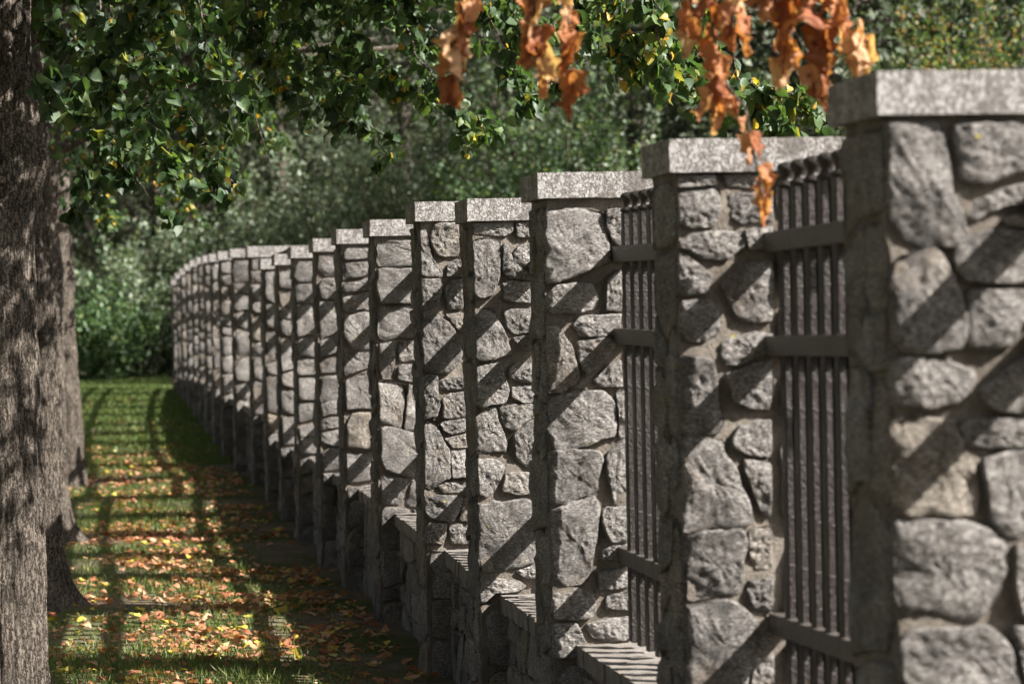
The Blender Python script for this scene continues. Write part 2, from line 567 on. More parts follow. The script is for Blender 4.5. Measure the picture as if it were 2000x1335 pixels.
def rubble(W, H, cols, row=(0.15, 0.34), gap=0.008, seed=0):
    """irregular rubble: rows with crooked bed joints and slanting uprights; a list of outlines filling 0..W x 0..H"""
    rnd = random.Random(seed)
    out = []
    levels = [0.0]
    while levels[-1] < H - 0.1:
        h = rnd.uniform(*row)
        if H - levels[-1] - h < 0.1: h = H - levels[-1]
        levels.append(levels[-1] + h)
    K = max(4, int(W / 0.16))
    def line(z, h, fixed):
        ys = [z + (0 if fixed else rnd.uniform(-0.17, 0.17) * h) for _ in range(K + 1)]
        return lambda x: (lambda t: ys[min(K - 1, int(t))] * (1 - (t - min(K - 1, int(t)))) + ys[min(K - 1, int(t)) + 1] * (t - min(K - 1, int(t))))(max(0, min(K, x / W * K)))
    lines = [line(z, min(0.3, (levels[min(i + 1, len(levels) - 1)] - levels[max(0, i - 1)]) / 2), i == 0 or i == len(levels) - 1) for i, z in enumerate(levels)]
    for r in range(len(levels) - 1):
        lo, hi = lines[r], lines[r + 1]
        n = rnd.choice(cols)
        f = [rnd.uniform(0.55, 1.45) for _ in range(n)]
        tot = sum(f); a = 0
        cuts = [(0.0, 0.0)]
        for q in f[:-1]:
            a += q / tot
            sl = rnd.uniform(-0.16, 0.16) * W / n
            cuts.append((a * W - sl, a * W + sl))
        cuts.append((W, W))
        for i in range(n):
            (b0, t0), (b1, t1) = cuts[i], cuts[i + 1]
            parts = [(0.0, 1.0)]
            if levels[r + 1] - levels[r] > 0.2 and n > 1 and rnd.random() < 0.4:
                m = rnd.uniform(0.35, 0.65); parts = [(0.0, m), (m, 1.0)]
            for (pa, pb) in parts:
                tilt = rnd.uniform(-0.10, 0.10) if len(parts) > 1 else 0.0
                def P(u, v):
                    x = (b0 + (t0 - b0) * v) * (1 - u) + (b1 + (t1 - b1) * v) * u
                    return (x, lo(x) * (1 - v) + hi(x) * v)
                va = lambda u: pa + (tilt * (u - 0.5) if pa > 0 else 0)
                vb = lambda u: pb + (tilt * (u - 0.5) if pb < 1 else 0)
                m1, m2 = rnd.uniform(.3, .7), rnd.uniform(.3, .7)
                pts = [P(0, va(0)), P(m1, va(m1)), P(1, va(1)), P(1, vb(1)), P(m2, vb(m2)), P(0, vb(0))]
                if rnd.random() < 0.45:                # a knocked-off corner
                    k = rnd.choice((0, 2, 3, 5)); c = pts[k]; p_, n_ = pts[k - 1], pts[(k + 1) % 6]
                    q = rnd.uniform(0.18, 0.34)
                    pts[k:k + 1] = [(c[0] + (p_[0] - c[0]) * q, c[1] + (p_[1] - c[1]) * q), (c[0] + (n_[0] - c[0]) * q, c[1] + (n_[1] - c[1]) * q)]
                cx_ = sum(p[0] for p in pts) / len(pts); cy_ = sum(p[1] for p in pts) / len(pts)
                g = gap * rnd.uniform(0.7, 1.6)
                ins = []
                for x, y in pts:
                    ins.append((x + max(-g, min(g, (cx_ - x))), y + max(-g, min(g, (cy_ - y)))))
                out.append(ins)
    return out


# outlines of the stones of the five nearest pillars, as read off enlarged views: (x0, y0, scale), [outlines]
TRACE = {
 1: [((1640, 220, .4196), [
   [(236,75),(330,55),(480,60),(505,190),(522,330),(530,380),(565,430),(600,560),(560,610),(420,622),(300,560),(250,480),(232,360),(228,200)],
   [(540,60),(858,45),(980,40),(980,240),(840,270),(680,335),(560,315),(545,160)],
   [(600,440),(760,350),(858,330),(980,320),(980,400),(780,430),(650,495),(600,480)],
   [(270,700),(300,655),(470,640),(530,780),(580,900),(595,990),(560,1090),(440,1115),(320,1115),(270,1070),(262,900),(258,790)],
   [(550,640),(660,560),(760,540),(858,555),(980,560),(980,790),(820,790),(600,780),(550,720)],
   [(770,490),(858,470),(980,440),(980,530),(800,525)],
   [(600,830),(860,825),(980,830),(980,960),(850,980),(820,1080),(740,1100),(610,1090),(610,960)],
   [(245,1165),(300,1135),(480,1140),(560,1170),(640,1210),(610,1300),(560,1345),(420,1375),(280,1350),(255,1260)],
   [(660,1290),(760,1210),(850,1140),(980,1100),(980,1400),(800,1400),(690,1370)]]),
   ((1640, 780, .4157), [
   [(260,130),(400,90),(540,110),(575,200),(640,310),(655,440),(640,540),(560,545),(330,545),(265,470),(262,330)],
   [(580,130),(600,95),(866,85),(990,85),(990,225),(820,225),(620,225),(585,180)],
   [(680,290),(760,255),(866,245),(990,250),(990,650),(800,645),(720,590),(695,440)],
   [(255,590),(420,575),(630,590),(800,680),(800,790),(740,900),(660,1030),(560,1020),(440,985),(320,995),(275,900),(262,760)],
   [(825,690),(990,680),(990,1030),(860,1020),(830,880)],
   [(290,1130),(340,1085),(560,1075),(700,1070),(770,1120),(830,1210),(860,1340),(840,1420),(380,1420),(310,1300)],
   [(820,1070),(990,1060),(990,1420),(890,1420),(850,1220)]])],
 2: [((1260, 320, .3894), [
   [(75,50),(350,42),(360,105),(85,120)], [(395,45),(640,45),(640,125),(410,112)],
   [(92,142),(370,125),(378,240),(350,310),(240,325),(150,305),(95,300)],
   [(420,150),(640,142),(640,290),(480,300),(430,270)],
   [(130,395),(230,350),(400,335),(540,350),(560,370),(470,430),(420,480),(300,475),(215,430),(150,425)],
   [(500,330),(640,315),(640,420),(520,430)],
   [(105,480),(180,445),(240,480),(340,560),(310,640),(200,660),(110,640)],
   [(390,600),(480,510),(560,490),(640,485),(640,790),(560,795),(470,780),(420,680)],
   [(110,720),(200,680),(330,690),(375,760),(370,840),(300,890),(210,890),(120,830)],
   [(380,900),(440,860),(570,845),(640,850),(640,930),(560,970),(480,1010),(400,1010)],
   [(105,985),(200,970),(340,985),(360,1060),(370,1200),(395,1290),(370,1345),(140,1345),(105,1150)],
   [(410,1060),(520,1010),(640,980),(640,1225),(520,1225),(440,1180)]]),
   ((1260, 820, .3857), [
   [(440,110),(480,30),(560,5),(640,0),(640,190),(540,180),(450,140)],
   [(500,205),(560,200),(640,225),(640,475),(590,465),(550,360),(510,270)],
   [(115,130),(200,80),(330,100),(400,120),(410,180),(470,260),(530,420),(540,500),(500,530),(300,545),(170,560),(115,500),(108,300)],
   [(120,600),(260,575),(490,560),(515,620),(490,730),(500,850),(480,875),(380,880),(250,905),(130,880)],
   [(530,560),(640,530),(645,750),(560,755),(530,680)],
   [(520,810),(645,805),(645,970),(560,950),(520,880)],
   [(105,990),(210,940),(420,915),(500,960),(580,1035),(560,1120),(540,1200),(520,1340),(500,1420),(120,1420),(100,1200)],
   [(575,1110),(600,1090),(655,1060),(655,1165),(590,1155)],
   [(550,1200),(655,1190),(660,1420),(540,1420)]])],
 3: [((1020, 380, .3444), [
   [(140,100),(300,85),(455,95),(475,210),(490,290),(500,370),(440,400),(300,455),(190,500),(140,490),(132,350)],
   [(475,90),(560,80),(560,290),(520,275),(480,190)],
   [(145,560),(190,515),(340,500),(400,510),(430,570),(430,640),(340,665),(240,670),(180,680),(145,640)],
   [(480,480),(560,420),(565,660),(475,660),(480,560)],
   [(285,740),(340,690),(560,675),(560,790),(450,805),(340,800)],
   [(140,750),(210,760),(280,860),(310,960),(325,1060),(240,1115),(145,1115),(135,900)],
   [(315,830),(500,812),(530,860),(460,950),(370,1030),(330,950)],
   [(400,1060),(480,970),(560,940),(575,1090),(460,1090)],
   [(155,1160),(290,1110),(480,1120),(525,1180),(540,1300),(530,1370),(450,1385),(350,1430),(200,1450),(155,1350)],
   [(535,1130),(580,1115),(590,1360),(548,1385),(550,1260)]]),
   ((1020, 820, .3444), [
   [(165,185),(290,165),(450,180),(460,230),(435,300),(430,400),(350,430),(220,480),(165,460),(160,300)],
   [(480,190),(590,110),(595,460),(520,465),(500,370),(480,290)],
   [(165,520),(300,470),(410,440),(440,520),(430,640),(410,740),(400,860),(360,910),(240,930),(160,880),(155,700)],
   [(455,520),(490,495),(590,490),(600,690),(500,690),(455,580)],
   [(455,740),(500,715),(600,710),(600,785),(540,810),(460,785)],
   [(440,870),(540,840),(610,825),(610,940),(540,960),(440,960)],
   [(480,1000),(610,968),(620,1080),(480,1070)],
   [(180,985),(300,950),(410,965),(420,1060),(400,1120),(300,1135),(190,1125)],
   [(370,1160),(500,1130),(620,1110),(640,1230),(500,1260),(400,1230)],
   [(175,1160),(310,1150),(360,1260),(330,1340),(180,1350)]])],
 4: [((780, 420, .2846), [
   [(510,60),(780,45),(785,110),(720,145),(515,125)], [(800,55),(900,45),(905,150),(810,150)],
   [(515,180),(560,160),(690,185),(697,300),(690,420),(650,540),(570,570),(520,540),(512,350)],
   [(785,260),(820,210),(890,190),(915,350),(840,345),(790,305)],
   [(712,210),(750,195),(775,300),(835,360),(900,400),(905,440),(750,430),(710,380)],
   [(715,470),(730,452),(910,458),(925,605),(840,600),(720,580)],
   [(505,690),(560,640),(650,660),(700,760),(740,850),(770,950),(640,1000),(530,990),(505,900)],
   [(715,650),(915,640),(925,800),(800,820),(740,770)], [(770,840),(925,825),(930,930),(860,930)],
   [(520,1040),(700,1010),(720,1100),(755,1200),(735,1290),(640,1300),(570,1330),(520,1290)],
   [(750,1060),(800,1015),(925,1020),(930,1145),(830,1145),(760,1110)],
   [(768,1180),(940,1165),(945,1285),(850,1285),(775,1255)]]),
   ((780, 780, .2997), [
   [(505,130),(540,60),(630,55),(645,130),(680,220),(700,280),(690,340),(600,345),(510,340),(500,230)],
   [(655,60),(760,25),(890,35),(905,100),(820,150),(750,205),(690,190),(665,120)],
   [(748,225),(840,155),(905,120),(915,425),(830,430),(760,400)],
   [(505,390),(620,395),(685,430),(665,500),(625,590),(570,635),(520,625),(500,500)],
   [(700,480),(910,470),(915,620),(790,620),(670,600)],
   [(505,690),(640,670),(870,665),(890,780),(895,900),(885,1050),(800,1085),(650,1110),(525,1110),(510,900)],
   [(760,1120),(830,1095),(915,1060),(920,1165),(830,1165)],
   [(520,1200),(600,1170),(760,1175),(825,1215),(770,1255),(620,1262),(560,1325),(520,1325)]])],
 5: [((780, 420, .2846), [
   [(215,140),(250,55),(400,50),(415,270),(300,285),(245,270),(225,200)],
   [(140,120),(185,110),(225,290),(300,390),(290,420),(140,410)], [(330,340),(370,310),(440,300),(440,420),(330,420)],
   [(140,440),(280,435),(290,530),(265,620),(150,665),(140,550)], [(310,500),(360,450),(440,440),(440,640),(330,650)],
   [(145,760),(250,690),(350,740),(400,850),(440,960),(350,1075),(220,1080),(145,1050)], [(320,680),(440,668),(460,800),(410,790),(350,720)],
   [(140,1130),(200,1095),(262,1110),(268,1240),(280,1300),(260,1380),(140,1395)],
   [(278,1140),(330,1110),(455,1105),(470,1190),(380,1205),(280,1190)], [(300,1260),(350,1225),(470,1205),(470,1395),(300,1395)]]),
   ((780, 780, .2997), [
   [(130,180),(200,140),(250,150),(270,230),(325,330),(332,500),(280,530),(210,580),(140,570),(125,400)],
   [(265,160),(300,140),(430,125),(450,200),(340,225),(290,205)], [(300,255),(360,240),(450,225),(450,310),(350,315)],
   [(340,340),(450,330),(460,505),(345,510)], [(245,565),(300,540),(460,525),(460,600),(300,610)],
   [(125,640),(250,622),(415,635),(395,720),(345,795),(200,775),(128,730)], [(420,650),(470,620),(470,790),(390,790)],
   [(130,835),(200,805),(312,810),(302,880),(285,940),(140,935)], [(322,835),(380,808),(470,815),(470,940),(340,940)]])],
}

# cap's front left top corner in the photograph, distance, and where the coping meets the face (None: 1.8 m below the cap's top)
PILLARS = [(1713, 138, 7.1), (1307, 271, 9.45), (1050, 337, 12.0), (912, 388, 14.3), (810, 394, 16.3), (722, 429, 19.3),
           (657, 448, 21.9), (611, 466, 24.2), (568, 481, 26.8), (536, 496, 29.1), (509, 505, 31.3), (483, 481, 34.0),
           (449, 486, 36.4), (425, 491, 38.8), (408, 496, 41.2), (395, 499, 43.6), (383, 502, 46.0), (371, 508, 48.4),
           (360, 516, 50.8), (350, 525, 53.2), (342, 534, 55.6), (334, 546, 58.0)]
ORD = ["first", "second", "third", "fourth", "fifth", "sixth", "seventh", "eighth", "ninth", "tenth", "eleventh", "twelfth", "thirteenth",
       "fourteenth", "fifteenth", "sixteenth", "seventeenth", "eighteenth", "nineteenth", "twentieth", "twenty-first", "twenty-second"]
PILLAR_LABELS = {
    0: "huge blurred stone pillar cut off by the right edge of the photo",
    1: "second stone pillar from the right, withered leaves hanging before its cap",
    2: "third stone pillar from the right, sharp, with a pale square top stone",
    3: "fourth stone pillar from the right, its cap touching the third pillar",
    4: "fifth stone pillar from the right, its cap level with the fourth one's",
    11: "twelfth stone pillar from the right, wide cap higher than the two before it",
    21: "last and leftmost stone pillar at the far end of the wall",
}
pill = []
rise = lambda D: 0.0


def build_pillar(i, px, py, D):
    corner = at(px, py, D)                   # cap corner, top
    top = corner.z
    gz = float(ground_z(np.float64(corner.x), np.float64(corner.y)))
    # local space: origin on the ground under the shaft's front left corner
    org = Vector((corner.x, corner.y, 0)) + TX * OVER + WY * OVER
    org.z = gz - 0.04
    e = empty("stone_pillar", org, ANG)
    lab = PILLAR_LABELS.get(i, "%s stone pillar from the right, %s" % (ORD[i], "narrow lit face between its neighbours" if i < 11 else "blurred in the far part of the wall"))
    tag(e, lab, "pillar", "stone pillars of the wall")
    Ht = top - org.z
    wide = 0.14 if i == 11 else 0.0
    W = SHAFT_W + wide
    near = i < 6
    link("mortar_core", rough_box("mortar_core", 0, W, 0, SHAFT_D, -0.12, Ht - CAP_T + 0.004, 0.03 if near else 0.08, 0.017, 8.0, i * 3.1), M_MORTAR, e)
    ct = CAP_T * (1.15 if i == 11 else random.uniform(0.97, 1.04))
    cm = rough_box("cap", -OVER, W + OVER, -OVER, SHAFT_D + OVER, Ht - ct, Ht, 0.035 if near else 0.1, 0.0022, 30.0, i * 1.3, True)
    c = link("cap", cm, M_CAP, e)
    U, V_, N = Vector((1, 0, 0)), Vector((0, 0, 1)), Vector((0, -1, 0))
    Hs = Ht - CAP_T
    cop = Ht - 1.80
    if i + 1 in TRACE:
        umax = 0
        vmin = 9
        minv = py and org
        for (x0, y0, s), polys in TRACE[i + 1]:
            for P in polys:
                q = []
                for (a, b) in P:
                    d = ray(x0 + a * s, y0 + b * s)
                    p0 = Vector((0, 0, EYE))
                    nrm = WY
                    tt = (org - WY * 0.02 - p0).dot(nrm) / d.dot(nrm)
                    w = p0 + d * tt - org
                    q.append((min(W - 0.006, max(-0.004, w.dot(TX))), min(Hs - 0.008, w.z)))
                uu = [p[0] for p in q]
                if max(uu) - min(uu) < 0.03: continue
                cu = sum(uu) / len(uu); cv = sum(p[1] for p in q) / len(q)
                q = [(max(-0.006, cu + (a - cu) * 1.06), min(Hs - 0.006, cv + (b - cv) * 1.06)) for a, b in q]
                umax = max(umax, max(uu)); vmin = min(vmin, min(p[1] for p in q))
                ht = max(p[1] for p in q) - min(p[1] for p in q)
                if ht < 0.03: continue
                stone(e, Vector((0, 0, 0)), U, V_, N, q, random.uniform(0.020, 0.032) * min(1, 0.5 + ht * 3), 48, 9)
        if umax < W - 0.08:                  # the part behind the fence
            for P in rubble(W - umax - 0.01, Hs - max(0.0, vmin) - 0.02, [1], seed=i):
                stone(e, Vector((umax + 0.004, 0, max(0.0, vmin) + 0.01)), U, V_, N, P, 0.03, 14, 3)
        if vmin > 0.12:
            for P in rubble(W - 0.02, vmin - 0.02, [2, 2, 3], seed=i + 90):
                stone(e, Vector((0.01, 0, 0.0)), U, V_, N, P, 0.03, 16, 3)
    else:
        n, rg = (36, 6) if i < 8 else ((20, 3) if i < 12 else (12, 2))
        for P in rubble(W - 0.006, Hs - 0.02, [2, 2, 2, 1, 3], seed=i + 5, row=(0.15, 0.33)):
            stone(e, Vector((0.0, 0, 0.0)), U, V_, N, P, random.uniform(0.018, 0.030), n, rg)
    # the shaded side towards the path
    n, rg = (36, 6) if i < 6 else ((18, 3) if i < 9 else (10, 2))
    for P in rubble(SHAFT_D - 0.02, Hs - 0.02, [1, 2, 2], seed=i + 300, row=(0.2, 0.42)):
        stone(e, Vector((0, SHAFT_D - 0.01, 0)), Vector((0, -1, 0)), V_, Vector((-1, 0, 0)), P, random.uniform(0.010, 0.024), n, rg, 1.5)
    pill.append(dict(e=e, org=org, top=top, Ht=Ht, W=W))


for i, (px, py, D) in enumerate(PILLARS):
    build_pillar(i, px, py, D)

# ------------------------------------------------------------------ low walls with coping, and fence panels between the pillars
BAR = 0.052


def picket_mesh(L):
    """square cast bar with soft lumps, from z = 0 up to L"""
    bm = bmesh.new()
    n = 26
    rings = []
    for k in range(n + 1):
        z = L * k / n
        h = BAR / 2 + 0.0020 * noise.noise(Vector((z * 13, 2, 3)))
        c8 = h * 0.80; g = h * 0.16; dp = h * 0.45
        sec = []
        for q in range(4):                  # a rounded square with a groove down each side
            for x, y in ((-c8, -h), (-g, -h * 0.96), (0, -dp), (g, -h * 0.96), (c8, -h), (h * 0.93, -h * 0.93)):
                for _ in range(q): x, y = -y, x
                sec.append((x, y))
        rings.append([bm.verts.new((x, y, z)) for x, y in sec])
    for k in range(n):
        for q in range(24):
            bm.faces.new((rings[k][q], rings[k][(q + 1) % 24], rings[k + 1][(q + 1) % 24], rings[k + 1][q]))
    bm.faces.new(list(reversed(rings[0]))); bm.faces.new(rings[-1])
    me = bpy.data.meshes.new("picket"); bm.to_mesh(me); bm.free()
    me.materials.append(M_IRON)
    return me


def finial_mesh():
    prof = [(0.022, 0.0), (0.031, 0.002), (0.033, 0.008), (0.030, 0.014), (0.021, 0.018), (0.018, 0.026), (0.020, 0.036), (0.027, 0.048), (0.031, 0.058), (0.030, 0.066), (0.021, 0.073), (0.010, 0.077), (0.0, 0.078)]
    n = 14
    V = []; Fc = []
    for r, z in prof[:-1]:
        for k in range(n):
            t = 2 * math.pi * k / n
            V.append((r * math.cos(t), r * math.sin(t), z))
    V.append((0, 0, prof[-1][1]))
    m = len(prof) - 1
    for a in range(m - 1):
        for k in range(n):
            Fc.append((a * n + k, a * n + (k + 1) % n, (a + 1) * n + (k + 1) % n, (a + 1) * n + k))
    for k in range(n): Fc.append(((m - 1) * n + k, (m - 1) * n + (k + 1) % n, m * n))
    me = mesh_py("finial", V, Fc, True)
    me.materials.append(M_IRON)
    return me


PICKET = picket_mesh(1.61)
FINIAL = finial_mesh()
slab_cache = {}


def slab_mesh(L, W, k):
    key = (round(L, 3), k)
    if key not in slab_cache:
        me = rough_box("coping_slab", -W / 2, W / 2, 0.002, L - 0.003, -0.075, 0.0, 0.04, 0.005, 22.0, k * 7.7, True)
        me.materials.append(M_COPING)
        slab_cache[key] = me
    return slab_cache[key]


def between(i):
    """frame of the bay that runs from pillar i-1 (nearer) to pillar i"""
    b = pill[i]
    far = b["org"] + TX * (0.285 if i != 0 else 0.345)
    if i == 0:
        near = far - WY * 2.0
        topa = b["top"]
    else:
        a = pill[i - 1]
        near = a["org"] + TX * (0.285 if i != 1 else 0.30) + WY * SHAFT_D
        topa = a["top"]
    return near, far, topa, b["top"]


BAY_LABEL = {0: "at the right edge", 1: "between the first and second pillars from the right", 2: "between the second and third pillars from the right"}
for i in range(len(pill)):
    near, far, ta, tb = between(i)
    near = near.copy(); far = far.copy()
    if i == 11: ta = tb                     # the wall steps up here
    dvec = Vector((far.x - near.x, far.y - near.y, 0))
    L = dvec.length
    rz = math.atan2(-dvec.x, dvec.y)
    zc_a, zc_b = ta - 1.80, tb - 1.80
    where = BAY_LABEL.get(i, "between the %s and %s pillars from the right" % (ORD[i - 1], ORD[i]))
    # ---- low wall
    gz = float(ground_z(np.float64(far.x), np.float64(far.y)))
    gz_n = float(ground_z(np.float64(near.x), np.float64(near.y)))
    e = empty("low_wall", (near.x, near.y, min(gz, gz_n) - 0.04), rz)
    base = e.location.z
    tag(e, "low rubble wall with coping " + where, "wall", "low walls under the fence")
    slope = (zc_b - zc_a) / L
    cw = 0.40
    bm_me = rough_box("mortar_core", -0.16, 0.16, 0, L, -0.12, 0.0, 0.06 if i < 7 else 0.15, 0.008, 8.0, i * 2.3)
    for v in bm_me.vertices:               # lift the top edge to just under the sloping coping
        if v.co.z > -0.06:
            v.co.z += (zc_a + slope * v.co.y - 0.074) - base
    link("mortar_core", bm_me, M_MORTAR, e)
    ns = 14 if 0 < i < 11 else 5
    for k in range(ns):
        y0 = L * k / ns
        s = link("coping_slab", slab_mesh(L / ns, cw, k % 4), M_COPING, e, (random.uniform(-0.006, 0.006), y0, zc_a + slope * y0 - base + random.uniform(-0.0025, 0.0025)))
        s.rotation_euler = (math.atan(slope) + random.uniform(-0.008, 0.004), random.uniform(-0.006, 0.006), random.uniform(-0.01, 0.01))
    hs = min(zc_a, zc_b) - base - 0.085
    if 0 < i < 14 and hs > 0.1:
        n, rg = (18, 4) if i < 7 else (10, 2)
        for P in rubble(L - 0.02, hs, [5, 6, 7], seed=i + 700, row=(0.16, 0.34)):
            stone(e, Vector((-0.16, L - 0.01, 0)), Vector((0, -1, 0)), Vector((0, 0, 1)), Vector((-1, 0, 0)), P, random.uniform(0.012, 0.026), n, rg, 0.8)
    # ---- fence panel
    f = empty("iron_fence_panel", (near.x, near.y, zc_a + 0.03), rz)
    tag(f, "dark iron picket fence panel " + where, "fence", "iron fence panels between the pillars")
    for dz in (0.315, 0.625, 1.46):
        za = ta - dz - f.location.z
        zb = tb - dz - f.location.z
        me = rough_box("rail", -0.034, 0.034, 0, L, -0.03, 0.03, 0.12, 0.0, 1)
        for p in me.polygons: p.use_smooth = False
        for v in me.vertices: v.co.z += za + (zb - za) * v.co.y / L
        o = link("rail", me, M_RAIL, f)
        bv = o.modifiers.new("bevel", 'BEVEL'); bv.width = 0.004; bv.segments = 2; bv.limit_method = 'ANGLE'
    npk = 12
    for k in range(npk):
        first = 0.27 if i == 0 else (0.195 if i < 3 else 0.235)
        y = L - first - (L - first - 0.075) * k / (npk - 1)
        zt = (ta + (tb - ta) * y / L) - 0.16 - f.location.z     # foot of the finial
        p = link("picket", PICKET, None, f, (0, y, zt - 1.61))
        q = link("finial", FINIAL, None, p, (0, 0, 1.61))

# ------------------------------------------------------------------ leaves: base shapes and bulk builders
def leaf_shape(fold=0.25, curl=0.12, seed=0, wide=1.0):
    """heart shaped leaf, stem at the origin, tip along +y, about 1 long; vertices and triangles"""
    rnd = random.Random(seed)
    half = [(0.0, 0.06), (0.22, -0.04), (0.42, 0.10), (0.46, 0.34), (0.36, 0.60), (0.20, 0.82), (0.0, 1.06)]
    mid = [(0, 0.06), (0, 0.34), (0, 0.66), (0, 1.06)]
    V = []; T = []
    z = lambda x, y: fold * abs(x) - curl * (y - 0.4) ** 2 + 0.05 * math.sin(7 * y + seed) * abs(x) * 2
    for p in mid: V.append((p[0], p[1], z(*p)))
    for sgn in (1, -1):
        ids = [0]
        for (x, y) in half[1:-1]:
            x2 = x * sgn * wide * rnd.uniform(0.88, 1.1)
            V.append((x2, y + rnd.uniform(-0.03, 0.03), z(x2, y)))
            ids.append(len(V) - 1)
        a = ids[1:]
        tri = [(0, a[0], a[1]), (0, a[1], 1), (1, a[1], a[2]), (1, a[2], 2), (2, a[2], a[3]), (2, a[3], a[4]), (2, a[4], 3)]
        for t in tri: T.append(t if sgn > 0 else (t[0], t[2], t[1]))
    return np.array(V, dtype=np.float32), np.array(T, dtype=np.int32)


def dry_shape(seed):
    """withered leaf: lobed, rolled round its midrib and bent; 5 x 9 grid"""
    rnd = random.Random(seed)
    roll = rnd.uniform(1.6, 4.2); bend = rnd.uniform(-1.0, 1.0); twist = rnd.uniform(-1.2, 1.2)
    nu, nv = 8, 12
    V = []
    for j in range(nv + 1):
        t = j / nv
        w = (0.03 + 0.42 * math.sin(math.pi * t ** 0.75) ** 0.9) * (1 + 0.30 * math.sin(t * 11 + seed)) if 0 < j < nv else 0.015
        cx = 0.12 * bend * math.sin(t * 2.5); cz = 0.25 * bend * t * t
        for i in range(nu + 1):
            s = (i / nu - 0.5) * 2
            a = s * roll * 0.5 * (0.5 + 0.5 * t)
            r = w / max(0.4, roll * 0.5 * (0.5 + 0.5 * t))
            x = math.sin(a) * r; z = (1 - math.cos(a)) * r
            tw = twist * t
            x, z = x * math.cos(tw) - z * math.sin(tw), x * math.sin(tw) + z * math.cos(tw)
            jn = noise.noise_vector(Vector((s * 3, t * 5, seed * 2.3))) * 0.11 + noise.noise_vector(Vector((s * 7, t * 12, seed * 1.3))) * 0.05
            V.append((x + cx + jn.x, t - 0.10 * abs(s) * math.sin(t * 9 + seed) + jn.y, z + cz + jn.z))
    T = []
    for j in range(nv):
        for i in range(nu):
            a = j * (nu + 1) + i
            T += [(a, a + 1, a + nu + 2), (a, a + nu + 2, a + nu + 1)]
    return np.array(V, dtype=np.float32), np.array(T, dtype=np.int32)


def frames(ydir, zhint):
    y = ydir / np.linalg.norm(ydir, axis=1, keepdims=True)
    x = np.cross(y, zhint)
    x /= np.maximum(1e-6, np.linalg.norm(x, axis=1, keepdims=True))
    z = np.cross(x, y)
    return np.stack([x, y, z], axis=2)         # columns


def bulk(name, shapes, pos, fr, scale, tint):
    """one mesh of many leaves"""
    n = len(pos)
    which = RNG.integers(0, len(shapes), n)
    Vs, Ts, At = [], [], []
    base = 0
    for k, (v, t) in enumerate(shapes):
        ix = np.nonzero(which == k)[0]
        if len(ix) == 0: continue
        vv = np.einsum('nij,vj->nvi', fr[ix], v) * scale[ix][:, None, None] + pos[ix][:, None, :]
        Vs.append(vv.reshape(-1, 3))
        off = base + np.arange(len(ix)) * len(v)
        Ts.append((t[None] + off[:, None, None]).reshape(-1, 3))
        At.append(np.repeat(tint[ix], len(v)))
        base += len(ix) * len(v)
    return mesh_np(name, np.concatenate(Vs), np.concatenate(Ts), False, np.concatenate(At))


LEAF_SHAPES = [leaf_shape(0.25, 0.2, 1), leaf_shape(0.45, 0.35, 2), leaf_shape(0.1, -0.15, 3), leaf_shape(0.6, 0.1, 4), leaf_shape(0.3, 0.5, 5)]
SMALL_SHAPES = [(np.array([(0, 0, 0), (0.34, 0.45, 0.08), (0, 1, 0), (-0.34, 0.45, 0.08)], dtype=np.float32), np.array([(0, 1, 2), (0, 2, 3)], dtype=np.int32))]


def leaf_variants(name, shapes, mat, tints):
    out = []
    for k, (v, t) in enumerate(shapes):
        for q in tints:
            me = mesh_np(name, v, t, False, np.full(len(v), q))
            me.materials.append(mat)
            out.append(me)
    return out


def set_frame(o, pos, fr, s):
    m = Matrix([[fr[0][0], fr[0][1], fr[0][2]], [fr[1][0], fr[1][1], fr[1][2]], [fr[2][0], fr[2][1], fr[2][2]]]).to_4x4()
    o.matrix_basis = Matrix.Translation(Vector(pos)) @ m @ Matrix.Scale(s, 4)


# ------------------------------------------------------------------ linden trees
def trunk_mesh(h, r0, r1, flare, lean, seed, nz=120, na=72, bumps=()):
    """(angle, z, size, height, hollow) bumps; angle 0 faces +x, -90 faces the camera"""
    V = []
    zs = [-0.12 + (h + 0.12) * (k / nz) ** 1.15 for k in range(nz + 1)]
    for z in zs:
        t = max(0, z) / h
        r = r0 + (r1 - r0) * t
        r += flare * math.exp(-max(0, z) / 0.16)
        cx = lean[0] * t + 0.012 * math.sin(z * 1.9 + seed); cy = lean[1] * t
        for k in range(na):
            a = 2 * math.pi * k / na
            d = Vector((math.cos(a), math.sin(a), 0))
            rr = r
            root = max(0, math.cos(a * 4 + seed)) * flare * 0.9 * math.exp(-max(0, z) / 0.12)
            rr += root
            q = Vector((d.x * 9, d.y * 9, z * 2.0 + seed))
            rr += 0.014 * noise.noise(q * 0.35) + 0.010 * noise.noise(Vector((d.x * 20, d.y * 20, z * 5 + seed))) - 0.014 * max(0.0, 1 - 5 * abs(noise.noise(Vector((d.x * 9, d.y * 9, z * 3.2 - seed)))))
            for (ba, bz, bs, bh, hol) in bumps:
                da = (a - math.radians(ba) + math.pi) % (2 * math.pi) - math.pi
                dd = math.hypot(da * r / bs, (z - bz) / (bs * 1.5))
                rr += bh * math.exp(-dd * dd)
                if hol: rr -= hol * math.exp(-(dd * 2.6) ** 2)
            V.append((cx + d.x * rr, cy + d.y * rr, z))
    Fc = []
    for j in range(len(zs) - 1):
        for k in range(na):
            Fc.append((j * na + k, j * na + (k + 1) % na, (j + 1) * na + (k + 1) % na, (j + 1) * na + k))
    return mesh_py("trunk", V, Fc, True)


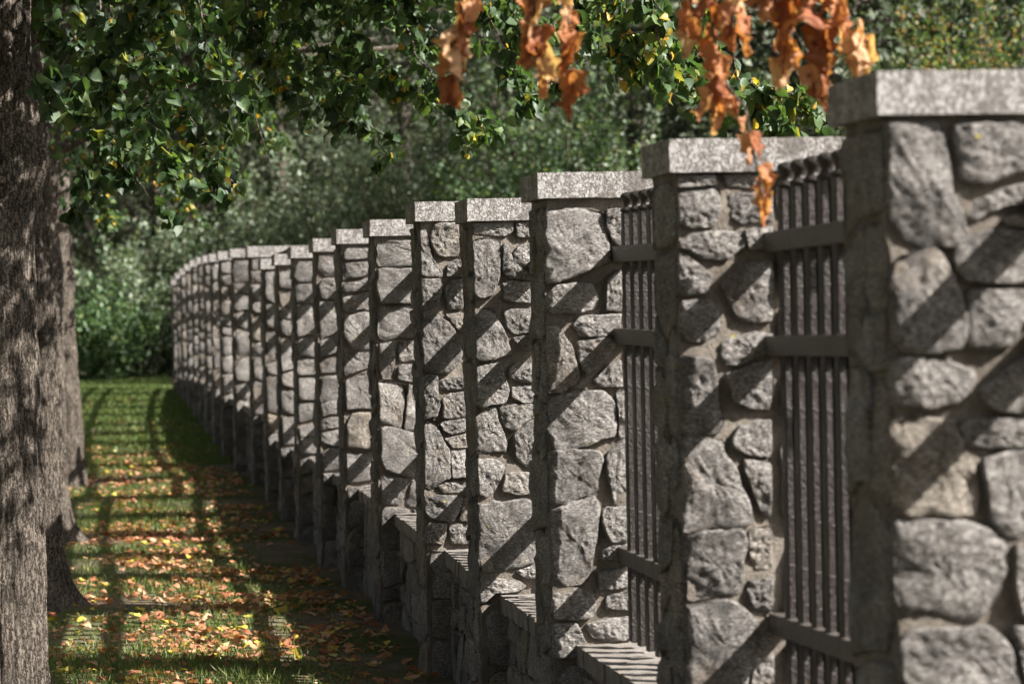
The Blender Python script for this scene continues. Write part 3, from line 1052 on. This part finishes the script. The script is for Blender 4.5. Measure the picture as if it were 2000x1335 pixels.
class Crown:
    def __init__(self):
        self.V = []; self.F = []
        self.pos = []; self.dir = []; self.size = []; self.tint = []; self.vis = []

    def spray(self, pts, n, spread, size=(0.048, 0.082), tint=(0.05, 0.8), yellow=0.055, droop=0.8, rad=0.008, side=0.22, vis=True):
        """a drooping twig along the points with side twigs and n leaves"""
        P = [Vector(p) for p in pts]
        fine = []
        for i in range(len(P) - 1):
            for k in range(5):
                fine.append(P[i].lerp(P[i + 1], k / 5))
        fine.append(P[-1])
        fine = [p + Vector((random.gauss(0, .012), random.gauss(0, .012), random.gauss(0, .012))) for p in fine]
        m = len(fine)
        tube(self.V, self.F, fine, [rad * (1 - 0.8 * i / (m - 1)) + 0.0012 for i in range(m)], 5)
        twigs = []
        nt = max(3, n // 14)
        for _ in range(nt):
            a = random.uniform(0.05, 1.0)
            p = fine[min(m - 1, int(a * (m - 1)))]
            d = Vector((random.gauss(0, 1), random.gauss(0, 1), random.uniform(-1.2, 0.35))).normalized()
            L = side * random.uniform(0.4, 1.2) * (1.15 - 0.6 * a) * spread
            e1 = p + d * L * 0.5; e2 = e1 + (d + Vector((0, 0, -0.7))).normalized() * L * 0.5
            tube(self.V, self.F, [p, e1, e2], [0.003, 0.0022, 0.0012], 4)
            twigs.append((p, e1, e2))
        for _ in range(n):
            p, e1, e2 = random.choice(twigs)
            t = random.random()
            q = p.lerp(e1, t * 2) if t < 0.5 else e1.lerp(e2, t * 2 - 1)
            q = q + Vector((random.gauss(0, .02), random.gauss(0, .02), random.gauss(0, .02)))
            d = Vector((random.gauss(0, .55), random.gauss(0, .55), -droop + random.gauss(0, .35)))
            yl = random.random() < yellow
            self.pos.append(q); self.dir.append(d); self.size.append(random.uniform(*size) * (0.72 if yl else 1.0))
            self.tint.append(random.uniform(0.82, 0.97) if yl else random.uniform(*tint))
            self.vis.append(1.0 if vis else 0.0)

    def cloud(self, c, r, n, size=(0.055, 0.09), tint=(0.0, 0.7)):
        c = Vector(c)
        for _ in range(n):
            d = Vector((random.gauss(0, 1), random.gauss(0, 1), random.gauss(0, .8))) * r * 0.55
            self.pos.append(c + d); self.dir.append(Vector((random.gauss(0, .6), random.gauss(0, .6), -0.6 + random.gauss(0, .4))))
            self.size.append(random.uniform(*size)); self.tint.append(random.uniform(*tint)); self.vis.append(0.0)

    def build(self, tree, origin, singles=300):
        o = Vector(origin)
        pos = np.array(self.pos) - np.array(o)
        dr = np.array(self.dir)
        hint = RNG.normal(size=(len(pos), 3)); hint[:, 2] += 0.6
        fr = frames(dr, hint)
        size = np.array(self.size); tint = np.array(self.tint); vis = np.array(self.vis)
        # the leaves that show largest stand alone
        dist = np.linalg.norm(np.array(self.pos) - np.array([0, 0, EYE]), axis=1)
        w = np.array([cam_rot.transposed() @ (Vector(p) - Vector((0, 0, EYE))) for p in self.pos])
        sx = w[:, 0] / -w[:, 2] * F_PX + 1000; sy = 667.5 - w[:, 1] / -w[:, 2] * F_PX
        inside = (sx > 60) & (sx < 1990) & (sy > 4) & (sy < 1330) & (vis > 0)
        score = np.where(inside, size / dist, 0)
        top = np.argsort(-score)[:singles]
        top = top[score[top] > 0]
        rest = np.ones(len(pos), bool); rest[top] = False
        if self.V:
            V = [Vector(v) - o for v in self.V]
            link("branches", mesh_py("branches", V, self.F, True), M_BARK, tree)
        fo = link("foliage", bulk("foliage", LEAF_SHAPES, pos[rest], fr[rest], size[rest], tint[rest]), M_LEAF, tree)
        fo["kind"] = "stuff"
        for k in top:
            tq = min(7, int(tint[k] * 8))
            ob = link("leaf", LEAF_MESHES[(k % len(LEAF_SHAPES)) * 8 + tq], None, tree)
            set_frame(ob, pos[k], fr[k], size[k])


LEAF_MESHES = leaf_variants("leaf", LEAF_SHAPES, M_LEAF, [(q + 0.5) / 8 for q in range(8)])
TREES = [   # distance, right edge of the trunk in the photograph, radius, flare
    (14.3, 74, 0.205, 0.05), (20.5, 119, 0.175, 0.13), (27.2, 134, 0.17, 0.13), (34.4, 161, 0.185, 0.03)]
TREE_LABEL = ["nearest linden tree with knotted burls on its bark at the left edge",
              "second linden tree from the front, dark trunk with a flared foot",
              "third linden tree, mostly hidden, its flared root showing behind the second",
              "fourth and farthest linden tree, pale straight trunk beside the grass path"]
tree_objs = []
for i, (D, px, r, fl) in enumerate(TREES):
    p = at(px, 700, D)
    x = p.x - r; y = D
    gz = float(ground_z(np.float64(x), np.float64(y)))
    t = empty("linden_tree", (x, y, gz - 0.02))
    tag(t, TREE_LABEL[i], "tree", "linden trees along the path")
    eyez = EYE - gz
    bumps = []
    if i == 0:
        bumps = [(-18, eyez + 0.77, 0.11, 0.11, 0), (-72, eyez + 0.62, 0.085, 0.085, 0.10), (-66, eyez + 1.20, 0.070, 0.075, 0.10),
                 (-40, eyez + 1.05, 0.09, 0.02, 0), (-60, eyez - 0.55, 0.12, 0.02, 0)]
    else:
        bumps = [(random.uniform(-120, 0), random.uniform(0.8, 3), 0.1, 0.03, 0.0) for _ in range(3)]
    h = 7.5
    link("trunk", trunk_mesh(h, r * 1.03, r * 0.82, fl, (0.0 if i == 0 else -0.08 - 0.05 * i, 0.1), i * 4.7, (260, 150, 90, 90)[i], (160, 96, 56, 56)[i], bumps), M_BARK, t)
    tree_objs.append((t, Vector((x, y, gz))))

crowns = [Crown() for _ in TREES]


def limb(c, a, b, sag, r0, r1):
    a = Vector(a); b = Vector(b)
    pts = []
    for k in range(9):
        s = k / 8
        p = a.lerp(b, s) + Vector((0, 0, sag * math.sin(math.pi * s)))
        pts.append(p + Vector((random.gauss(0, .03), random.gauss(0, .03), random.gauss(0, .03))))
    tube(c.V, c.F, pts, [r0 + (r1 - r0) * k / 8 for k in range(9)], 8)
    return pts


# limbs high above the picture that carry the sprays
for i, (t, b) in enumerate(tree_objs):
    for k in range(5):
        a = random.uniform(-0.9, 0.9)
        z0 = b.z + random.uniform(4.0, 6.5)
        L = random.uniform(2.2, 3.4)
        limb(crowns[i], (b.x, b.y, z0 - 0.9), (b.x + L * math.cos(a), b.y + L * math.sin(a), z0), 0.25, 0.06, 0.02)

BIG = dict(size=(0.05, 0.08), yellow=0.03)
# sprays as (tree, leaves, spread, distance, [points in the photograph], options)
SPRAYS = [
 (0, 150, 1.0, 13.9, [(150, -80), (150, 60), (120, 150), (105, 235)], dict(BIG)),
 (0, 170, 1.0, 14.2, [(230, -90), (250, 40), (225, 110), (190, 190)], dict(BIG)),
 (0, 170, 1.0, 14.0, [(300, -80), (300, 40), (290, 110), (270, 160)], dict(BIG)),
 (0, 90, 0.8, 14.4, [(90, -40), (95, 60), (140, 130)], dict(BIG)),
 (0, 150, 1.2, 15.2, [(180, -60), (260, 120), (310, 260), (330, 330)], {}),
 (0, 170, 1.2, 15.8, [(290, 40), (340, 110), (375, 210), (400, 300), (440, 385)], {}),
 (0, 150, 1.1, 16.4, [(360, -70), (420, 60), (470, 170), (530, 310)], {}),
 (0, 150, 1.3, 15.6, [(380, -60), (400, 60), (430, 140), (440, 200)], {}),
 (0, 130, 1.3, 16.8, [(200, 60), (220, 180), (240, 300), (300, 400)], {}),
 (0, 120, 1.2, 16.0, [(120, 120), (170, 230), (200, 330), (180, 400)], {}),
 (1, 150, 1.2, 18.4, [(460, -70), (500, 60), (540, 150), (600, 240)], {}),
 (1, 150, 1.2, 17.8, [(540, -80), (590, 30), (635, 120), (700, 220), (775, 320)], {}),
 (1, 130, 1.2, 18.8, [(640, -60), (690, 60), (760, 150), (880, 215)], {}),
 (1, 150, 1.2, 17.4, [(700, -80), (790, 60), (850, 160), (910, 235), (975, 270)], {}),
 (1, 120, 1.3, 19.5, [(520, -40), (560, 60), (570, 140), (620, 210)], {}),
 (1, 130, 1.3, 18.0, [(600, -80), (660, 20), (700, 90), (720, 150)], {}),
 (1, 130, 1.3, 18.6, [(760, -80), (820, 10), (850, 70), (870, 120)], {}),
 (1, 130, 1.1, 17.0, [(900, -80), (950, 20), (1000, 110), (1060, 200)], {}),
 (1, 120, 1.1, 16.6, [(990, -80), (1030, 20), (1070, 110), (1100, 170)], {}),
 (1, 110, 1.2, 17.6, [(1080, -80), (1120, 0), (1150, 60), (1180, 110)], {}),
 (1, 110, 1.0, 15.4, [(1170, -80), (1220, 20), (1240, 100), (1235, 165)], dict(yellow=0.22, tint=(.2, .8))),
 (1, 130, 1.0, 15.0, [(1240, -80), (1270, 50), (1310, 110), (1345, 145)], dict(BIG, tint=(.2, .8))),
 (1, 110, 1.0, 15.2, [(1330, -80), (1350, 0), (1370, 60), (1380, 110)], dict(BIG, tint=(.2, .8))),
 (1, 120, 0.9, 14.6, [(1280, 85), (1340, 140), (1420, 190), (1500, 225), (1560, 250)], dict(size=(.05, .08), tint=(.3, .8), yellow=.12)),
 (1, 90, 0.8, 14.4, [(1440, 150), (1500, 170), (1560, 185), (1590, 215)], dict(size=(.05, .08), tint=(.3, .8), yellow=.12)),
 (2, 150, 1.8, 26.0, [(120, 200), (180, 280), (240, 350), (300, 420)], dict(yellow=.12)),
 (2, 150, 1.8, 27.0, [(220, 180), (280, 270), (340, 340), (380, 400)], dict(yellow=.18)),
 (2, 140, 1.8, 28.0, [(330, 100), (380, 200), (420, 290), (430, 360)], dict(yellow=.12)),
 (3, 150, 2.0, 33.0, [(120, 260), (160, 340), (200, 400), (230, 440)], dict(yellow=.10)),
 (3, 150, 2.0, 34.0, [(260, 250), (300, 320), (350, 370), (370, 410)], dict(yellow=.2)),
 (3, 150, 2.0, 33.0, [(430, 60), (470, 150), (520, 230), (530, 290)], dict(yellow=.1)),
 (2, 150, 1.9, 27.0, [(480, -20), (540, 60), (600, 120), (650, 170)], dict(yellow=.1)),
 (2, 140, 1.9, 25.0, [(620, -40), (700, 20), (780, 70), (850, 110)], dict(yellow=.1)),
 (1, 120, 1.7, 22.0, [(900, -40), (960, 0), (1020, 40), (1090, 80)], dict(yellow=.1)),
]
for (ti, n, sp, D, P, kw) in SPRAYS:
    pts = [at(px, py, D + 0.25 * math.sin(k * 1.7 + px)) for k, (px, py) in enumerate(P)]
    up = at(P[0][0] - 60, -420, D)
    b = tree_objs[ti][1]
    limb(crowns[ti], (b.x, b.y, max(up.z - 0.4, b.z + 3.6)), up, 0.2, 0.03, 0.012)
    crowns[ti].spray([up, up.lerp(pts[0], 0.5)] + pts, int(n * (2.3 if ti == 0 else 3.0)), sp * 1.3, **kw)

# the crowns over the path, mostly above the picture: they shade the trunks and the sprays
for k in range(330):
    D = random.uniform(10.5, 37)
    off = random.uniform(-4.6, 0.85 if D > 17 else -0.6)
    zmin = max(1.75, 0.108 * D)
    z = EYE + random.uniform(zmin, zmin + 2.6)
    i = min(range(4), key=lambda q: abs(TREES[q][0] - D))
    crowns[i].cloud((wall_x(D) + off, D, z), 0.42, 95)
for k in range(130):                      # leaf clumps added over the near path, out of view, to block sky light
    D = random.uniform(7.0, 13.0)
    crowns[0].cloud((wall_x(D) + random.uniform(-4.6, -0.3), D, EYE + random.uniform(2.2, 4.6)), 0.45, 95)
for k in range(28):                       # loose clumps added out of view to dapple the nearest trunk
    D = random.uniform(11.5, 16)
    z = EYE + random.uniform(2.4, 4.0)
    crowns[0].cloud((wall_x(D) + random.uniform(-0.4, 1.0), D, z), 0.3, 60)
for k in range(16):  # small unseen clumps added to throw dapples lower on that trunk
    crowns[0].cloud((wall_x(13.2) + random.uniform(0.55, 1.1), random.uniform(12.3, 14.2), EYE + random.uniform(1.95, 2.7)), 0.2, 34)
for k in range(330):                      # denser edge over the wall, added to shade the trunks and sprays
    D = random.uniform(17, 36)
    off = random.uniform(-0.9, 0.85 if D > 15 else 0.2)
    zmin = max(1.8, 0.112 * D)
    z = EYE + zmin + 1.5 * random.random() ** 1.5
    i = min(range(4), key=lambda q: abs(TREES[q][0] - D))
    crowns[i].cloud((wall_x(D) + off, D, z), 0.4, 95)
for i, c in enumerate(crowns):
    c.build(tree_objs[i][0], tree_objs[i][0].location, 300 if i < 2 else 120)

# ------------------------------------------------------------------ withered branch hanging before the second pillar
DRY_SHAPES = [dry_shape(k) for k in range(9)]
DRY_MESHES = leaf_variants("dry_leaf", DRY_SHAPES, M_DRY, [0.05, 0.22, 0.38, 0.55, 0.78])
for me in DRY_MESHES: me.polygons.foreach_set("use_smooth", np.ones(len(me.polygons), dtype=bool))
wb = empty("withered_branch", at(1900, -160, 8.6))
tag(wb, "withered branch with curled orange leaves hanging in front of the pillars", "branch")
WO = Vector(wb.location)
DRY = [  # (distance, leaves, half width px, size, points)
 (8.7, 15, 17, (.085, .13), [(912, -120), (905, -30), (897, 70), (885, 165)]),
 (8.6, 15, 17, (.085, .13), [(1052, -120), (1042, -30), (1046, 60), (1055, 150)]),
 (8.6, 12, 15, (.08, .12), [(1100, -120), (1105, -30), (1112, 70), (1130, 175)]),
 (8.4, 16, 28, (.08, .12), [(1370, -120), (1385, 0), (1395, 90), (1405, 160), (1385, 220)]),
 (8.3, 10, 24, (.08, .12), [(1450, -120), (1440, -10), (1425, 70)]),
 (8.4, 10, 14, (.06, .10), [(1405, 150), (1455, 210), (1472, 300), (1488, 370), (1492, 400)]),
 (8.5, 13, 18, (.085, .13), [(1515, -120), (1530, -20), (1545, 60), (1548, 120)]),
 (8.4, 14, 22, (.09, .13), [(1580, -120), (1585, -10), (1600, 90), (1612, 160)]),
 (8.4, 11, 26, (.10, .135), [(1600, -100), (1625, -10), (1660, 50), (1700, 95)]),
 (8.5, 7, 16, (.08, .12), [(1480, -120), (1490, -40), (1500, 20)]),
 (8.45, 7, 18, (.08, .12), [(1345, -100), (1350, -20), (1352, 50)]),
]
V = []; Fc = []
main_pts = [at(x, y, 8.55) - WO for x, y in ((840, -190), (1050, -150), (1300, -150), (1560, -150), (1900, -160), (2400, -260), (3200, -600))]
tube(V, Fc, main_pts, [0.004, 0.007, 0.010, 0.013, 0.018, 0.024, 0.035], 7)
for (D, n, hw, sz, P) in DRY:
    pts = [at(x, y, D) - WO for x, y in P]
    tube(V, Fc, pts, [0.006 - 0.004 * k / (len(pts) - 1) for k in range(len(pts))], 5)
    n = int(n * 1.3)
    for k in range(n):
        s = (k + random.random()) / n * (len(P) - 1)
        j = min(len(P) - 2, int(s))
        a = pts[j].lerp(pts[j + 1], s - j)
        a = a + Vector((random.uniform(-hw, hw) * 0.85, 0, 0)) * (D / F_PX) + Vector((0, random.uniform(-0.03, 0.03), 0))
        d = np.array([[random.gauss(0, .3), random.gauss(0, .25), -1.0]])
        fr = frames(d, RNG.normal(size=(1, 3)))[0]
        ob = link("leaf", random.choice(DRY_MESHES), None, wb)
        set_frame(ob, a, fr, random.uniform(*sz) * 0.78)
link("stem", mesh_py("stem", V, Fc, True), M_BARK, wb)

# ------------------------------------------------------------------ grass on the path
def patch(x, y):
    return noise.fractal(Vector((x * 0.55, y * 0.42, 3.3)), 1.0, 2.0, 3)


def build_grass():
    n = 480000
    u = RNG.random(n)
    D = 15.0 + (66.0 - 15.0) * u ** 1.5
    off = RNG.uniform(-5.2, 0.05, n)
    x = 0.128 - 0.1375 * (D - 12) + off
    tree_soil = np.ones(n)
    for (t, b) in tree_objs:
        d = np.hypot((x - b.x) / 1.5, (D - b.y) / 0.9)
        tree_soil *= np.clip((d - 0.45) / 0.7, 0.0, 1)
    pn = np.array([patch(a, b) for a, b in zip(x[::1], D[::1])])
    dens = np.clip(0.65 + 1.2 * pn, 0.2, 1.0) * tree_soil
    dens *= np.where(D < 38, np.clip((-off - 0.25) / 0.7, 0.05, 1), 1.0)      # thin beside the wall
    dens *= np.clip(0.5 + (D - 18) / 24, 0.5, 1.0)
    keep = RNG.random(n) < dens
    x = x[keep]; D = D[keep]; m = len(x)
    z = ground_z(x, D)
    far = ss(30, 55, D)
    h = RNG.uniform(0.02, 0.065, m) * (1 + 0.5 * far)
    w = RNG.uniform(0.0026, 0.0055, m) * (1 + 2.2 * far)
    az = RNG.uniform(0, 2 * np.pi, m)
    lean = RNG.normal(0, 0.5, (m, 2)) * h[:, None]
    ca, sa = np.cos(az) * w, np.sin(az) * w
    p0 = np.stack([x - ca, D - sa, z - 0.004], 1); p1 = np.stack([x + ca, D + sa, z - 0.004], 1)
    p2 = np.stack([x + lean[:, 0], D + lean[:, 1], z + h], 1)
    V = np.stack([p0, p1, p2], 1).reshape(-1, 3)
    T = np.arange(m * 3).reshape(-1, 3)
    tint = np.repeat(np.clip(RNG.normal(0.45, 0.25, m) - 0.12 * far, 0, 1), 3)
    tag(link("grass", mesh_np("grass", V, T, False, tint), M_GRASS), "short green grass on the path between wall and trees", None, kind="stuff")


build_grass()


# ------------------------------------------------------------------ fallen leaves
FALL_SHAPES = []
for k in range(7):
    v, t = leaf_shape(random.uniform(-0.5, 0.6), random.uniform(-0.6, 0.9), 40 + k, random.uniform(0.8, 1.1))
    v = v.copy()
    v[:, 2] += np.array([0.18 * noise.noise(Vector((p[0] * 3.1, p[1] * 3.1, k * 3.7))) for p in v])
    v[:, 2] -= v[:, 2].min() - 0.01
    v[:, 1] -= 0.5
    FALL_SHAPES.append((v, t))
FALL_MESHES = leaf_variants("fallen_leaf", FALL_SHAPES, M_FALLEN, [0.1, 0.3, 0.5, 0.64, 0.78, 0.88, 0.97])


def build_fallen():
    P = []
    def add(D, off, yellow, smin=0.038, smax=0.074):
        x = wall_x(D) + off
        if smin > 0.03 and 1.3 * noise.noise(Vector((x * 1.3, D * 0.75, 8.1))) + random.uniform(-0.45, 0.35) < -0.10: return
        P.append((x, D, random.uniform(smin, smax), random.uniform(0.74, 1.0) if random.random() < yellow else random.uniform(0, 0.68)))
    for _ in range(5600):                       # the drift of dry leaves down the middle
        D = 15 + 27 * random.random() ** 1.1
        add(D, -1.05 + random.gauss(0, 0.36) - 0.12 * math.sin(D * 0.5), 0.07)
    for _ in range(4800):                       # scattered over the path
        D = 15 + 45 * random.random() ** 1.2
        add(D, random.uniform(-3.6, -0.05), 0.32)
    for _ in range(700):                        # caught at the foot of the wall
        D = 15 + 20 * random.random()
        add(D, -abs(random.gauss(0, 0.4)), 0.14)
    for _ in range(1500):                       # crumbs of old leaves on the bare soil
        add(15 + 8 * random.random(), random.uniform(-3.4, -0.1), 0.05, 0.014, 0.034)
    cl = []
    for (x, D, s, t) in P:
        if any(math.hypot(x - b.x, D - b.y) < 0.24 for (_, b) in tree_objs): continue
        cl.append((x, D, s, t))
    A = np.array(cl)
    z = ground_z(A[:, 0], A[:, 1]) + 0.008 + 0.02 * np.array([noise.noise(Vector((x * 1.7, y * 1.7, 0))) for x, y in A[:, :2]])
    pos = np.column_stack([A[:, :2], z])
    n = len(pos)
    yd = RNG.normal(size=(n, 3)); yd[:, 2] *= 0.22
    hint = RNG.normal(size=(n, 3)) * 0.35; hint[:, 2] += 1.0
    fr = frames(yd, hint)
    w = np.array([cam_rot.transposed() @ (Vector(p) - Vector((0, 0, EYE))) for p in pos])
    sx = w[:, 0] / -w[:, 2] * F_PX + 1000; sy = 667.5 - w[:, 1] / -w[:, 2] * F_PX
    edge = np.interp(sy, [700, 950, 1000, 1100, 1200, 1335], [380, 510, 560, 650, 740, 800])
    vis = (sx > 100 + np.clip(sy - 1150, 0, 60)) & (sx < edge) & (sy < 1325)
    score = np.where(vis, A[:, 2] / A[:, 1] * (1 + 0.4 * (A[:, 3] > 0.7)), 0)
    top = np.argsort(-score)[:300]
    rest = np.ones(n, bool); rest[top] = False
    litter = link("leaf_litter", bulk("leaf_litter", FALL_SHAPES, pos[rest], fr[rest], A[rest, 2], A[rest, 3]), M_FALLEN)
    tag(litter, "brown and yellow leaf litter strewn over the path", None, kind="stuff")
    lv = [0.1, 0.3, 0.5, 0.64, 0.78, 0.88, 0.97]
    for k in top:
        ti = min(range(7), key=lambda q: abs(lv[q] - A[k, 3]))
        ob = link("fallen_leaf", FALL_MESHES[(k % len(FALL_SHAPES)) * 7 + ti], None)
        set_frame(ob, pos[k], fr[k], A[k, 2])
        hue = ["dark brown", "reddish brown", "orange brown", "pale tan", "golden yellow", "bright yellow", "pale lemon"][ti]
        off = A[k, 0] - wall_x(A[k, 1])
        zone = "in the shade of the wall" if off > -0.62 else ("in the sunlit strip" if off > -1.5 else "on the tree side of the path")
        band = "near the bottom edge" if A[k, 1] < 18.2 else ("level with the second trunk" if A[k, 1] < 21.5 else "beyond the second trunk")
        tag(ob, "%s fallen leaf %s, %s" % (hue, zone, band), "leaf", "%s fallen leaves %s, %s" % (hue, zone, band))


build_fallen()


# ------------------------------------------------------------------ shrubs and woods beyond the wall
def shrub(name, label, cat, group, x, y, h, r, n, mat, leaf=(0.05, 0.09), seed=0, shoots=16, base=0.0):
    rnd = np.random.default_rng(seed)
    e = empty(name, (x, y, float(ground_z(np.float64(x), np.float64(y))) - 0.02))
    tag(e, label, cat, group)
    V = []; Fc = []
    pos = []
    for k in range(shoots):
        a = rnd.uniform(0, 2 * np.pi); q = rnd.uniform(0.1, 1) ** 0.6
        tip = np.array([math.cos(a) * r * q, math.sin(a) * r * q, h * rnd.uniform(0.55, 1.0) * (1.08 - 0.35 * q)])
        mid = tip * np.array([0.45, 0.45, 0.5])
        st = np.array([math.cos(a) * 0.12, math.sin(a) * 0.12, 0.0])
        pts = [Vector(st), Vector(mid), Vector(tip)]
        tube(V, Fc, pts, [0.035, 0.02, 0.005], 5)
        c = n // shoots
        t = rnd.uniform(base, 1.0, c) ** 0.8
        p = np.where(t[:, None] < 0.5, st + (mid - st) * (t * 2)[:, None], mid + (tip - mid) * (t * 2 - 1)[:, None])
        sp = (0.10 + 0.28 * np.sin(np.pi * np.clip(t, 0.05, 0.97))) * r * 0.36
        pos.append(p + rnd.normal(size=(c, 3)) * sp[:, None] * np.array([1, 1, 0.8]))
    pos = np.concatenate(pos)
    pos[:, 2] = np.maximum(pos[:, 2], 0.03)
    m = len(pos)
    fr = frames(rnd.normal(size=(m, 3)) + np.array([0, 0, 0.4]), rnd.normal(size=(m, 3)) + np.array([0, 0, 0.7]))
    link("stems", mesh_py("stems", V, Fc, True), M_BARK, e)
    o = link("foliage", bulk("foliage", SMALL_SHAPES, pos, fr, rnd.uniform(*leaf, m), rnd.uniform(0, 1, m)), mat, e)
    o["kind"] = "stuff"
    return e


SH = [ # px, distance, height, radius, material, leaves, what
 (200, 63.5, 2.2, 1.3, M_SHRUB2, 7000, "bright green shrub at the end of the path beside the trunks"),
 (262, 64.5, 3.4, 1.2, M_SHRUB, 7000, "grey green shrub with upright shoots left of the wall's far end"),
 (318, 65.5, 3.9, 1.1, M_SHRUB, 7000, "taller grey green shrub behind the far end of the wall"),
 (110, 64.5, 2.6, 1.4, M_SHRUB2, 5000, "green shrub half hidden behind the linden trunks"),
 (420, 67.0, 3.6, 1.7, M_SHRUB, 6000, "grey green bush just behind the far pillars"),
 (560, 66.0, 5.2, 2.0, M_SHRUB, 8000, "pale bush above the caps of the far pillars"),
 (690, 64.0, 6.2, 2.2, M_SHRUB, 8000, "broad pale bush behind the middle of the wall"),
 (820, 62.0, 6.8, 2.2, M_SHRUB, 9000, "silvery bush behind the fifth pillar's cap"),
 (960, 60.0, 6.2, 2.2, M_SHRUB2, 9000, "light green bush behind the third and fourth pillars"),
 (1090, 58.0, 6.4, 2.0, M_SHRUB2, 9000, "light green bush behind the third pillar's cap"),
 (1210, 57.0, 6.2, 1.5, M_SHRUB, 6000, "thin green bush left of the second pillar's cap"),
 (1880, 53.0, 7.9, 2.2, M_AUTUMN, 9000, "shrub with orange and green leaves above the nearest pillar"),
 (1990, 51.0, 8.6, 2.0, M_AUTUMN, 7000, "autumn coloured shrub at the top right corner"),
]
for k, (px, D, h, r, mat, n, lab) in enumerate(SH):
    p = at(px, 620, D)
    shrub("shrub", lab, "shrub", "shrubs behind the wall", p.x, D, h, r, n if mat is not M_AUTUMN else n * 2, mat, (0.08, 0.14) if mat is not M_AUTUMN else (0.06, 0.10), 50 + k, 34)


def wood_tree(px, D, h, r, n, lab, trunk_r=0.2, seed=0, mat=None):
    rnd = np.random.default_rng(seed)
    p = at(px, 620, D)
    gz = float(ground_z(np.float64(p.x), np.float64(D)))
    e = empty("woodland_tree", (p.x, D, gz - 0.03))
    tag(e, lab, "tree", "dark trees behind the shrubs")
    V = []; Fc = []
    tube(V, Fc, [Vector((0.1 * math.sin(k * 1.3 + seed), 0.1 * math.cos(k), h * k / 7)) for k in range(8)], [trunk_r * (1.12 - 0.12 * k) for k in range(8)], 12)
    cl = []
    for k in range(46):
        a = rnd.uniform(0, 2 * np.pi); z = rnd.uniform(0.12, 1.0)
        q = r * rnd.uniform(0.25, 1.0) * (1.05 - 0.6 * abs(z - 0.5))
        c = np.array([math.cos(a) * q, math.sin(a) * q, h * z])
        cl.append(c)
        tube(V, Fc, [Vector((0, 0, max(0.5, h * z - 0.5 * q))), Vector(c * np.array([.5, .5, 1])), Vector(c)], [0.06, 0.04, 0.01], 5)
    cl = np.array(cl)
    ix = rnd.integers(0, len(cl), n)
    pos = cl[ix] + rnd.normal(size=(n, 3)) * r * 0.15
    pos[:, 2] = np.maximum(pos[:, 2], 0.1)
    fr = frames(rnd.normal(size=(n, 3)), rnd.normal(size=(n, 3)) + np.array([0, 0, 0.5]))
    link("trunk", mesh_py("trunk", V, Fc, True), M_BARK, e)
    o = link("crown", bulk("crown", SMALL_SHAPES, pos, fr, rnd.uniform(0.13, 0.25, n), rnd.uniform(0, 1, n)), mat or M_WOOD, e)
    o["kind"] = "stuff"


WT = [(60, 76, 13, 3.6), (310, 80, 14, 3.8), (560, 84, 14, 4.0), (800, 78, 14, 3.8), (1020, 74, 13, 3.6), (1240, 70, 13, 3.4), (1430, 62, 12, 3.0), (1640, 58, 12, 3.0), (1830, 60, 12, 3.2), (2040, 60, 12, 3.2),
      (180, 92, 17, 4.5), (440, 96, 17, 4.5), (700, 96, 17, 4.5), (930, 92, 17, 4.5), (1160, 90, 17, 4.5), (1380, 84, 16, 4.3), (1560, 82, 16, 4.3), (1760, 82, 16, 4.3), (1960, 82, 16, 4.3), (-140, 84, 14, 4)]
PLACE = ["behind the linden trunks", "behind the far end of the wall", "behind the far pillars", "left of the picture's middle", "behind the third pillar's cap", "behind the hanging orange leaves", "left of the second pillar's cap",
         "above the second pillar", "above the nearest pillar", "at the right edge", "at the back left", "at the back beyond the far pillars", "at the back above the far caps", "at the back beside the middle", "at the back behind the light green bush",
         "at the back above the second pillar", "at the back between the two nearest caps", "at the back above the nearest cap", "at the back right", "outermost on the left"]
for k, ((px, D, h, r), pl) in enumerate(zip(WT, PLACE)):
    wood_tree(px, D, h, r, 9000 if k < 10 else 8000, "dark woodland tree " + pl, 0.22, 200 + k)
